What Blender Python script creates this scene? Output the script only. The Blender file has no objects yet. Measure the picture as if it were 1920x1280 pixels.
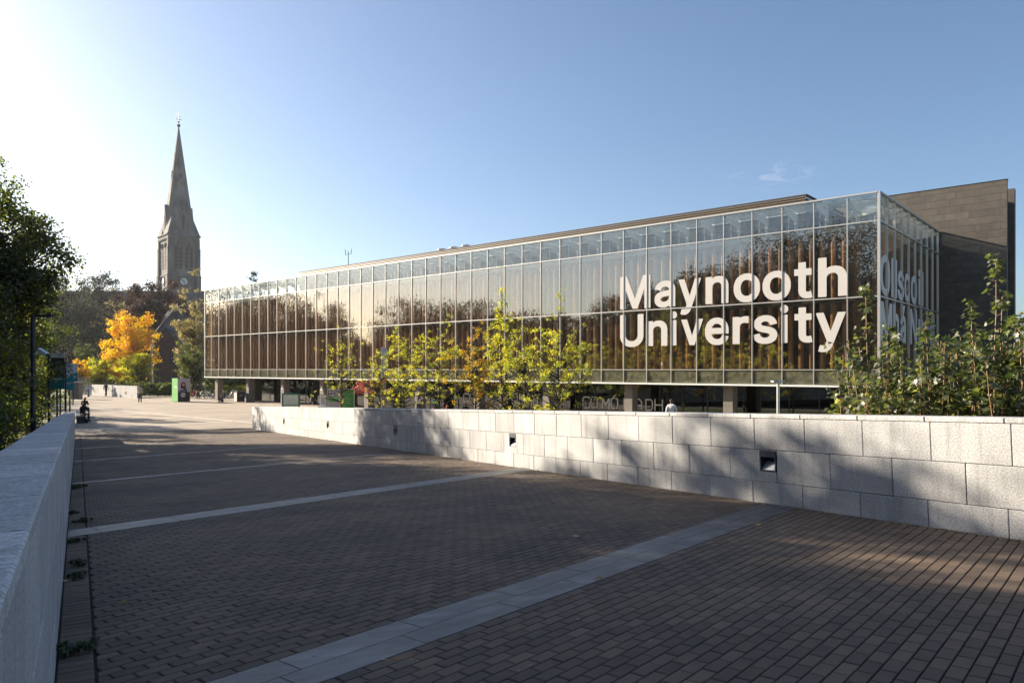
import bpy, math, random
import numpy as np
from mathutils import Vector, Matrix
R_ = math.radians
sc = bpy.context.scene
COL = sc.collection

# ------------------------------------------------------------------ camera, world, sun, exposure
F = 1365.0          # focal length in pixels of the 1920 wide photograph
HC = 3.45           # camera height above the plaza
HOR = 692.0         # horizon row
cam_d = bpy.data.cameras.new('camera')
cam_d.sensor_width = 36.0
cam_d.lens = F / 1920 * 36
cam_d.shift_y = (HOR - 640) / 1920
cam_d.clip_end = 6000
cam_d.clip_start = 0.05
cam = bpy.data.objects.new('camera', cam_d)
cam.location = (0, 0, HC)
cam.rotation_euler = (R_(90), 0, 0)
COL.objects.link(cam)
sc.camera = cam

SUN_AZ, SUN_EL = -64.0, 20.0      # azimuth from the view axis (left), elevation
w = bpy.data.worlds.new('World'); sc.world = w; w.use_nodes = True
nt = w.node_tree; nt.nodes.clear()
out = nt.nodes.new('ShaderNodeOutputWorld'); bg = nt.nodes.new('ShaderNodeBackground')
sky = nt.nodes.new('ShaderNodeTexSky'); sky.sky_type = 'NISHITA'; sky.sun_disc = False
sky.sun_elevation = R_(SUN_EL); sky.sun_rotation = R_(SUN_AZ)
sky.air_density = 0.88; sky.dust_density = 1.5; sky.ozone_density = 2.6; sky.altitude = 50
bg.inputs['Strength'].default_value = 0.066
tc = nt.nodes.new('ShaderNodeTexCoord')
# one thin wisp of cloud in the right half of the sky
dotn = nt.nodes.new('ShaderNodeVectorMath'); dotn.operation = 'DISTANCE'
mapn = nt.nodes.new('ShaderNodeMapping'); mapn.inputs['Scale'].default_value = (1.0, 1.0, 3.0)
cdir = Vector(((1445 - 960) / F, 1, (HOR - 326) / F)).normalized()
dotn.inputs[1].default_value = (cdir.x, cdir.y, cdir.z * 3.0)
mr = nt.nodes.new('ShaderNodeMapRange'); mr.inputs[1].default_value = 0.0; mr.inputs[2].default_value = 0.085
mr.inputs[3].default_value = 1.0; mr.inputs[4].default_value = 0.0; mr.interpolation_type = 'SMOOTHSTEP'
nz = nt.nodes.new('ShaderNodeTexNoise'); nz.inputs['Scale'].default_value = 34; nz.inputs['Detail'].default_value = 7
nz.inputs['Roughness'].default_value = 0.62; nz.inputs['Distortion'].default_value = 0.9
nr = nt.nodes.new('ShaderNodeMapRange'); nr.inputs[1].default_value = 0.50; nr.inputs[2].default_value = 0.85; nr.inputs[4].default_value = 0.45
ml = nt.nodes.new('ShaderNodeMath'); ml.operation = 'MULTIPLY'
mx = nt.nodes.new('ShaderNodeMixRGB'); mx.inputs[2].default_value = (5.5, 5.6, 5.8, 1)
L = nt.links.new
L(tc.outputs['Generated'], mapn.inputs[0]); L(mapn.outputs[0], dotn.inputs[0]); L(dotn.outputs['Value'], mr.inputs[0])
L(mapn.outputs[0], nz.inputs['Vector']); L(nz.outputs['Fac'], nr.inputs[0])
L(mr.outputs[0], ml.inputs[0]); L(nr.outputs[0], ml.inputs[1]); L(ml.outputs[0], mx.inputs[0])
L(sky.outputs[0], mx.inputs[1]); L(mx.outputs[0], bg.inputs[0]); L(bg.outputs[0], out.inputs[0])

sd = bpy.data.lights.new('sun', 'SUN'); sd.energy = 5.0; sd.angle = R_(0.53); sd.color = (1.0, 0.87, 0.69)
sun = bpy.data.objects.new('sun', sd); COL.objects.link(sun)
az, el = R_(SUN_AZ), R_(SUN_EL)
to_sun = Vector((math.sin(az) * math.cos(el), math.cos(az) * math.cos(el), math.sin(el)))
sun.rotation_euler = to_sun.to_track_quat('Z', 'Y').to_euler()
sun.location = to_sun * 60
sc.view_settings.view_transform = 'Standard'; sc.view_settings.look = 'None'
sc.view_settings.exposure = 1.55; sc.view_settings.gamma = 1.0; sc.view_settings.use_curve_mapping = False
sc.render.engine = 'CYCLES'
sc.cycles.max_bounces = 8; sc.cycles.transparent_max_bounces = 16; sc.cycles.diffuse_bounces = 3
sc.cycles.glossy_bounces = 4; sc.cycles.caustics_reflective = False; sc.cycles.caustics_refractive = False

# ------------------------------------------------------------------ frames of reference
A_F = R_(-40.8)                      # facade: local x runs to the right along the facade, y into the building
CORNER = Vector((18.14, 36.0, 0))
MF = Matrix.Translation(CORNER) @ Matrix.Rotation(A_F, 4, 'Z')
A_P = R_(30.8)                       # ramp: local y runs down the ramp, x to its right
SLOPE = 0.041
MP = Matrix.Translation((0, 0, HC - 1.6)) @ Matrix.Rotation(A_P, 4, 'Z') @ Matrix.Rotation(-math.atan(SLOPE), 4, 'X')
def gp(x, t, z=0.0):                 # ground point seen in column x of the photograph, t metres deep
    return Vector(((x - 960) / F * t, t, z))
def zt(y, t):                        # height above the plaza of row y at depth t
    return HC + (HOR - y) / F * t
def pw(q, s, z=0.0):
    return MP @ Vector((q, s, z))

# ------------------------------------------------------------------ materials
MATS = {}
def offset_coords(n, src):           # so that pieces sharing one mesh do not repeat one pattern
    oi = n.nodes.new('ShaderNodeObjectInfo'); m1 = n.nodes.new('ShaderNodeMath'); m1.operation = 'MULTIPLY'; m1.inputs[1].default_value = 61.0
    va = n.nodes.new('ShaderNodeVectorMath'); va.operation = 'ADD'
    n.links.new(oi.outputs['Random'], m1.inputs[0]); n.links.new(src, va.inputs[0]); n.links.new(m1.outputs[0], va.inputs[1])
    return va.outputs[0]
def mat(name, col, rough=0.7, var=0.0, scale=8.0, col2=None, metal=0.0, bump=0.0, bscale=None, obj=0.0, island=0.0,
        spec=None, detail=5, stretch=None, gen='Object', lo=.35, hi=.65):
    if name in MATS: return MATS[name]
    m = bpy.data.materials.new(name); m.use_nodes = True; MATS[name] = m
    n = m.node_tree; b = n.nodes['Principled BSDF']; lk = n.links.new
    b.inputs['Roughness'].default_value = rough; b.inputs['Metallic'].default_value = metal
    if spec is not None: b.inputs['Specular IOR Level'].default_value = spec
    c = (*col, 1); b.inputs['Base Color'].default_value = c
    tcn = n.nodes.new('ShaderNodeTexCoord'); src = offset_coords(n, tcn.outputs[gen])
    if stretch:
        mp = n.nodes.new('ShaderNodeMapping'); mp.inputs['Scale'].default_value = stretch
        lk(src, mp.inputs[0]); src = mp.outputs[0]
    cur = None
    if col2 is not None or var:
        t = n.nodes.new('ShaderNodeTexNoise'); t.inputs['Scale'].default_value = scale; t.inputs['Detail'].default_value = detail
        lk(src, t.inputs['Vector'])
        r = n.nodes.new('ShaderNodeMapRange'); r.inputs[1].default_value = lo; r.inputs[2].default_value = hi
        lk(t.outputs['Fac'], r.inputs[0])
        mxx = n.nodes.new('ShaderNodeMixRGB'); lk(r.outputs[0], mxx.inputs[0])
        c2 = col2 if col2 is not None else tuple(max(0, x * (1 - var)) for x in col)
        mxx.inputs[1].default_value = c; mxx.inputs[2].default_value = (*c2, 1)
        cur = mxx.outputs[0]
    for amt, kind in ((obj, 'o'), (island, 'i')):
        if amt:
            if kind == 'o': q = n.nodes.new('ShaderNodeObjectInfo').outputs['Random']
            else: q = n.nodes.new('ShaderNodeNewGeometry').outputs['Random Per Island']
            r = n.nodes.new('ShaderNodeMapRange'); r.inputs[3].default_value = 1 - amt; r.inputs[4].default_value = 1 + amt
            lk(q, r.inputs[0])
            h = n.nodes.new('ShaderNodeHueSaturation'); lk(r.outputs[0], h.inputs['Value'])
            if cur is not None: lk(cur, h.inputs['Color'])
            else: h.inputs['Color'].default_value = c
            cur = h.outputs[0]
    if cur is not None: lk(cur, b.inputs['Base Color'])
    if bump:
        t2 = n.nodes.new('ShaderNodeTexNoise'); t2.inputs['Scale'].default_value = bscale or scale * 4; t2.inputs['Detail'].default_value = 4
        lk(src, t2.inputs['Vector'])
        bp = n.nodes.new('ShaderNodeBump'); bp.inputs['Strength'].default_value = bump; bp.inputs['Distance'].default_value = 0.01
        lk(t2.outputs['Fac'], bp.inputs['Height']); lk(bp.outputs[0], b.inputs['Normal'])
    return m

def granite(name, base, spk):
    m = mat(name, base, 0.75, var=.22, scale=1.3, obj=.12, bump=.25, bscale=90)
    n = m.node_tree; lk = n.links.new; b = n.nodes['Principled BSDF']
    src = b.inputs['Base Color'].links[0].from_socket
    tcn = n.nodes.new('ShaderNodeTexCoord')
    t = n.nodes.new('ShaderNodeTexNoise'); t.inputs['Scale'].default_value = 55; t.inputs['Detail'].default_value = 3; t.inputs['Roughness'].default_value = .75
    lk(tcn.outputs['Object'], t.inputs['Vector'])
    r = n.nodes.new('ShaderNodeMapRange'); r.inputs[1].default_value = .38; r.inputs[2].default_value = .66
    r.inputs[3].default_value = 1 - spk; r.inputs[4].default_value = 1 + spk
    lk(t.outputs['Fac'], r.inputs[0])
    h = n.nodes.new('ShaderNodeHueSaturation'); lk(r.outputs[0], h.inputs['Value']); lk(src, h.inputs['Color'])
    # faint rain streaks and grime
    mp = n.nodes.new('ShaderNodeMapping'); mp.inputs['Scale'].default_value = (5, 5, .5); lk(offset_coords(n, tcn.outputs['Object']), mp.inputs[0])
    t3 = n.nodes.new('ShaderNodeTexNoise'); t3.inputs['Scale'].default_value = 1.6; t3.inputs['Detail'].default_value = 6; lk(mp.outputs[0], t3.inputs['Vector'])
    r3 = n.nodes.new('ShaderNodeMapRange'); r3.inputs[1].default_value = .50; r3.inputs[2].default_value = .72; r3.inputs[3].default_value = 1; r3.inputs[4].default_value = .74
    lk(t3.outputs['Fac'], r3.inputs[0]); h2 = n.nodes.new('ShaderNodeHueSaturation'); lk(r3.outputs[0], h2.inputs['Value']); lk(h.outputs[0], h2.inputs['Color'])
    lk(h2.outputs[0], b.inputs['Base Color'])
    return m
M_GRAN = granite('pale_granite', (.45, .45, .455), .32)
M_GRANT = granite('coping_granite', (.50, .50, .50), .38)

def leafmat(name, c1, c2, c3=None, trans=.5, scale=.6, gloss=.06):
    m = bpy.data.materials.new(name); m.use_nodes = True; MATS[name] = m
    n = m.node_tree; n.nodes.clear(); lk = n.links.new
    o = n.nodes.new('ShaderNodeOutputMaterial')
    g = n.nodes.new('ShaderNodeNewGeometry'); tcn = n.nodes.new('ShaderNodeTexCoord')
    t = n.nodes.new('ShaderNodeTexNoise'); t.inputs['Scale'].default_value = scale; t.inputs['Detail'].default_value = 3
    lk(tcn.outputs['Object'], t.inputs['Vector'])
    ad = n.nodes.new('ShaderNodeMath'); ad.operation = 'MULTIPLY_ADD'; ad.inputs[1].default_value = 2.2; ad.inputs[2].default_value = -.85
    lk(t.outputs['Fac'], ad.inputs[0])
    a2 = n.nodes.new('ShaderNodeMath'); a2.operation = 'ADD'
    a3 = n.nodes.new('ShaderNodeMath'); a3.operation = 'MULTIPLY_ADD'; a3.inputs[1].default_value = .8; a3.inputs[2].default_value = -.3
    lk(g.outputs['Random Per Island'], a3.inputs[0]); lk(ad.outputs[0], a2.inputs[0]); lk(a3.outputs[0], a2.inputs[1])
    cr = n.nodes.new('ShaderNodeValToRGB'); cr.color_ramp.elements[0].color = (*c1, 1); cr.color_ramp.elements[1].color = (*(c3 or c2), 1)
    e = cr.color_ramp.elements.new(.5); e.color = (*c2, 1)
    lk(a2.outputs[0], cr.inputs[0])
    d = n.nodes.new('ShaderNodeBsdfDiffuse'); tr = n.nodes.new('ShaderNodeBsdfTranslucent'); gl = n.nodes.new('ShaderNodeBsdfGlossy')
    gl.inputs['Roughness'].default_value = .5; gl.inputs['Color'].default_value = (.8, .8, .8, 1)
    h = n.nodes.new('ShaderNodeHueSaturation'); h.inputs['Value'].default_value = 2.1; h.inputs['Saturation'].default_value = 1.08
    lk(cr.outputs[0], h.inputs['Color'])
    lk(cr.outputs[0], d.inputs[0]); lk(h.outputs[0], tr.inputs[0])
    m1 = n.nodes.new('ShaderNodeMixShader'); m1.inputs[0].default_value = trans
    m2 = n.nodes.new('ShaderNodeMixShader'); m2.inputs[0].default_value = gloss
    lk(d.outputs[0], m1.inputs[1]); lk(tr.outputs[0], m1.inputs[2]); lk(m1.outputs[0], m2.inputs[1]); lk(gl.outputs[0], m2.inputs[2])
    lk(m2.outputs[0], o.inputs[0])
    return m

def glassmat(name, tint, ior=1.55, rough=0.0, dirt=0.0, dcol=(.55, .55, .5), dscale=1.2, refl=(1, 1, 1)):
    m = bpy.data.materials.new(name); m.use_nodes = True; MATS[name] = m
    n = m.node_tree; n.nodes.clear(); lk = n.links.new
    o = n.nodes.new('ShaderNodeOutputMaterial')
    fr = n.nodes.new('ShaderNodeFresnel'); bf = n.nodes.new('ShaderNodeNewGeometry')
    im = n.nodes.new('ShaderNodeMapRange'); im.inputs[3].default_value = ior; im.inputs[4].default_value = 1 / ior
    lk(bf.outputs['Backfacing'], im.inputs[0]); lk(im.outputs[0], fr.inputs['IOR'])   # thin pane: same reflectance on both faces
    tr = n.nodes.new('ShaderNodeBsdfTransparent'); tr.inputs[0].default_value = (*tint, 1)
    gl = n.nodes.new('ShaderNodeBsdfGlossy'); gl.inputs['Roughness'].default_value = rough; gl.inputs['Color'].default_value = (*refl, 1)
    mxs = n.nodes.new('ShaderNodeMixShader'); lk(fr.outputs[0], mxs.inputs[0]); lk(tr.outputs[0], mxs.inputs[1]); lk(gl.outputs[0], mxs.inputs[2])
    res = mxs.outputs[0]
    if dirt:
        df = n.nodes.new('ShaderNodeBsdfDiffuse'); df.inputs[0].default_value = (*dcol, 1)
        tcn = n.nodes.new('ShaderNodeTexCoord')
        t = n.nodes.new('ShaderNodeTexNoise'); t.inputs['Scale'].default_value = dscale; t.inputs['Detail'].default_value = 8; t.inputs['Roughness'].default_value = .65
        lk(offset_coords(n, tcn.outputs['Object']), t.inputs['Vector'])
        r = n.nodes.new('ShaderNodeMapRange'); r.inputs[1].default_value = .35; r.inputs[2].default_value = .75; r.inputs[3].default_value = dirt * .3; r.inputs[4].default_value = dirt * 1.5
        lk(t.outputs['Fac'], r.inputs[0])
        m2 = n.nodes.new('ShaderNodeMixShader'); lk(r.outputs[0], m2.inputs[0]); lk(res, m2.inputs[1]); lk(df.outputs[0], m2.inputs[2]); res = m2.outputs[0]
    lk(res, o.inputs[0])
    return m

# ------------------------------------------------------------------ object helpers
def tag(o, label=None, cat=None, group=None, kind=None):
    if label: o['label'] = label
    if cat: o['category'] = cat
    if group: o['group'] = group
    if kind: o['kind'] = kind
    return o
def link(o, parent=None):
    COL.objects.link(o)
    if parent is not None: o.parent = parent
    return o
def empty(name, M, label, cat, group=None):
    o = bpy.data.objects.new(name, None); o.empty_display_size = .2
    if not isinstance(M, Matrix): M = Matrix.Translation(Vector(M))
    o.matrix_world = M; COL.objects.link(o)
    return tag(o, label, cat, group)
def inst(name, me, parent=None, loc=(0, 0, 0), rz=0.0, scale=None, M=None):
    o = bpy.data.objects.new(name, me); link(o, parent)
    if M is not None: o.matrix_basis = M
    else:
        o.location = loc; o.rotation_euler = (0, 0, rz)
        if scale: o.scale = scale
    return o
def copy_tree(o, parent=None):
    c = o.copy(); COL.objects.link(c)
    if parent is not None:
        c.parent = parent
    for ch in list(o.children): copy_tree(ch, c)
    return c

class MB:
    def __init__(s): s.v = []; s.f = []; s.mi = []; s.m = 0
    def add(s, vs, fs):
        b = len(s.v); s.v += [tuple(v) for v in vs]; s.f += [tuple(b + i for i in f) for f in fs]; s.mi += [s.m] * len(fs)
        return s
    def box(s, x0, x1, y0, y1, z0, z1):
        return s.add([(x0, y0, z0), (x1, y0, z0), (x1, y1, z0), (x0, y1, z0), (x0, y0, z1), (x1, y0, z1), (x1, y1, z1), (x0, y1, z1)],
                     [(0, 3, 2, 1), (4, 5, 6, 7), (0, 1, 5, 4), (1, 2, 6, 5), (2, 3, 7, 6), (3, 0, 4, 7)])
    def bbox(s, x0, x1, y0, y1, z0, z1, c=.006):      # box with chamfered front (-y) edges
        v = [(x0, y1, z0), (x1, y1, z0), (x1, y1, z1), (x0, y1, z1), (x0, y0 + c, z0), (x1, y0 + c, z0), (x1, y0 + c, z1), (x0, y0 + c, z1),
             (x0 + c, y0, z0 + c), (x1 - c, y0, z0 + c), (x1 - c, y0, z1 - c), (x0 + c, y0, z1 - c)]
        f = [(0, 3, 2, 1), (4, 0, 1, 5), (5, 1, 2, 6), (6, 2, 3, 7), (7, 3, 0, 4), (8, 4, 5, 9), (9, 5, 6, 10), (10, 6, 7, 11), (11, 7, 4, 8), (8, 9, 10, 11)]
        return s.add(v, f)
    def prism(s, poly, z0, z1, flip=False):          # poly in xy, ccw
        n = len(poly)
        vs = [(x, y, z0) for x, y in poly] + [(x, y, z1) for x, y in poly]
        fs = [tuple(range(n))[::-1], tuple(range(n, 2 * n))] + [(i, (i + 1) % n, n + (i + 1) % n, n + i) for i in range(n)]
        return s.add(vs, fs)
    def tube(s, pts, rad, n=6, cap=True):
        pts = [Vector(p) for p in pts]; k = len(pts)
        if not hasattr(rad, '__len__'): rad = [rad] * k
        base = len(s.v); prev = None
        for i, p in enumerate(pts):
            d = (pts[min(i + 1, k - 1)] - pts[max(i - 1, 0)]).normalized()
            ref = Vector((0, 0, 1)) if abs(d.z) < .92 else Vector((1, 0, 0))
            a = d.cross(ref).normalized() if prev is None else (prev - d * prev.dot(d)).normalized()
            prev = a; b = d.cross(a)
            for j in range(n):
                t = 2 * math.pi * j / n
                s.v.append(tuple(p + (a * math.cos(t) + b * math.sin(t)) * rad[i]))
        for i in range(k - 1):
            for j in range(n):
                j2 = (j + 1) % n
                s.f.append((base + i * n + j, base + i * n + j2, base + (i + 1) * n + j2, base + (i + 1) * n + j)); s.mi.append(s.m)
        if cap:
            s.f.append(tuple(base + j for j in range(n))[::-1]); s.f.append(tuple(base + (k - 1) * n + j for j in range(n))); s.mi += [s.m] * 2
        return s
    def sphere(s, c, r, n=10, k=6, sc3=(1, 1, 1)):
        pts = []; fs = []
        for i in range(k + 1):
            ph = math.pi * i / k
            for j in range(n):
                t = 2 * math.pi * j / n
                pts.append((c[0] + r * sc3[0] * math.sin(ph) * math.cos(t), c[1] + r * sc3[1] * math.sin(ph) * math.sin(t), c[2] + r * sc3[2] * math.cos(ph)))
        for i in range(k):
            for j in range(n): fs.append((i * n + j, (i + 1) * n + j, (i + 1) * n + (j + 1) % n, i * n + (j + 1) % n))
        return s.add(pts, fs)
    def mesh(s, name, *mats, smooth=False):
        me = bpy.data.meshes.new(name); me.from_pydata(s.v, [], s.f)
        for m in mats: me.materials.append(m)
        if len(mats) > 1: me.polygons.foreach_set('material_index', s.mi)
        if smooth: me.polygons.foreach_set('use_smooth', [True] * len(me.polygons))
        me.update(); return me
    def obj(s, name, m, parent=None, smooth=False, **k):
        mats = m if isinstance(m, (list, tuple)) else [m]
        return inst(name, s.mesh(name, *mats, smooth=smooth), parent, **k)
def npmesh(name, V, Fc, m):          # Fc: (n,3) or (n,4) int array
    me = bpy.data.meshes.new(name); k = Fc.shape[1]
    me.vertices.add(len(V)); me.vertices.foreach_set('co', V.astype(np.float32).ravel())
    me.loops.add(Fc.size); me.loops.foreach_set('vertex_index', Fc.astype(np.int32).ravel())
    me.polygons.add(len(Fc)); me.polygons.foreach_set('loop_start', np.arange(0, Fc.size, k, dtype=np.int32))
    me.polygons.foreach_set('loop_total', np.full(len(Fc), k, dtype=np.int32))
    me.materials.append(m); me.update(calc_edges=True); return me

# plain colours
M_ALU = mat('aluminium_frame', (.62, .60, .57), .35, metal=.55)
M_STEEL = mat('painted_grey_steel', (.42, .43, .43), .45)
M_DARKMET = mat('dark_metal', (.035, .037, .042), .5)
M_BLACK = mat('black_plastic', (.018, .018, .02), .5)
M_WHITE = mat('white_paint', (.78, .78, .76), .55)
M_WOOD = mat('timber_fin', (.50, .24, .085), .5, col2=(.34, .15, .05), scale=3, stretch=(6, 6, .5), obj=.22)
M_WOOD2 = mat('timber_board', (.22, .12, .05), .6, col2=(.15, .08, .03), scale=3, stretch=(8, 8, .5))
M_LOUV = mat('bronze_louvre', (.10, .072, .045), .55, metal=.1)
M_LETTER = mat('white_vinyl', (.56, .53, .51), .6)
M_INT = mat('dark_interior', (.022, .02, .018), .8)
M_SOFF = mat('soffit', (.36, .34, .31), .8)
M_CONC = mat('column_concrete', (.22, .195, .165), .8, var=.2, scale=3, bump=.1)
M_STONE = mat('dark_limestone', (.105, .088, .072), .7, col2=(.075, .064, .055), scale=2.2, obj=.12, bump=.1, bscale=12)
M_STONE_I = mat('dark_limestone_far', (.105, .088, .072), .7, col2=(.075, .064, .055), scale=2.2, island=.12)
M_BRICK = mat('paver', (.152, .106, .070), .85, col2=(.092, .068, .050), scale=1.2, obj=.20, bump=.25, bscale=60)
M_BRICK_I = mat('paver_far', (.154, .107, .071), .85, col2=(.092, .068, .050), scale=.7, island=.20, bump=.25, bscale=60)
M_JOINT = mat('paving_joint', (.03, .026, .022), .95)
M_BAND = mat('band_stone', (.062, .063, .066), .5, col2=(.15, .15, .15), scale=2.6, stretch=(1, 2.2, 1), obj=.14, detail=10, bump=.15, lo=.46, hi=.72)
M_PLAZA = mat('plaza_paving', (.34, .275, .21), .85, col2=(.27, .22, .175), scale=.5, bump=.15, bscale=30)
M_PALE = mat('pale_band', (.50, .44, .37), .7, var=.15, scale=2, obj=.06)
M_GRASS = mat('grass_ground', (.06, .085, .02), .95, col2=(.10, .12, .03), scale=.8, bump=.6, bscale=40)
M_SOIL = mat('bank_soil', (.035, .032, .02), .95, col2=(.05, .05, .025), scale=.7, bump=.4)
M_BARK = mat('bark', (.085, .068, .05), .9, col2=(.045, .036, .028), scale=6, stretch=(4, 4, .6), bump=.6, bscale=25)
M_TSTONE = mat('church_limestone', (.175, .170, .168), .9, col2=(.080, .078, .076), scale=.6, stretch=(1, 1, .35), bump=.3, bscale=3, detail=8)
M_TDARK = mat('church_shadow_opening', (.04, .04, .042), .9)

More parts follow.
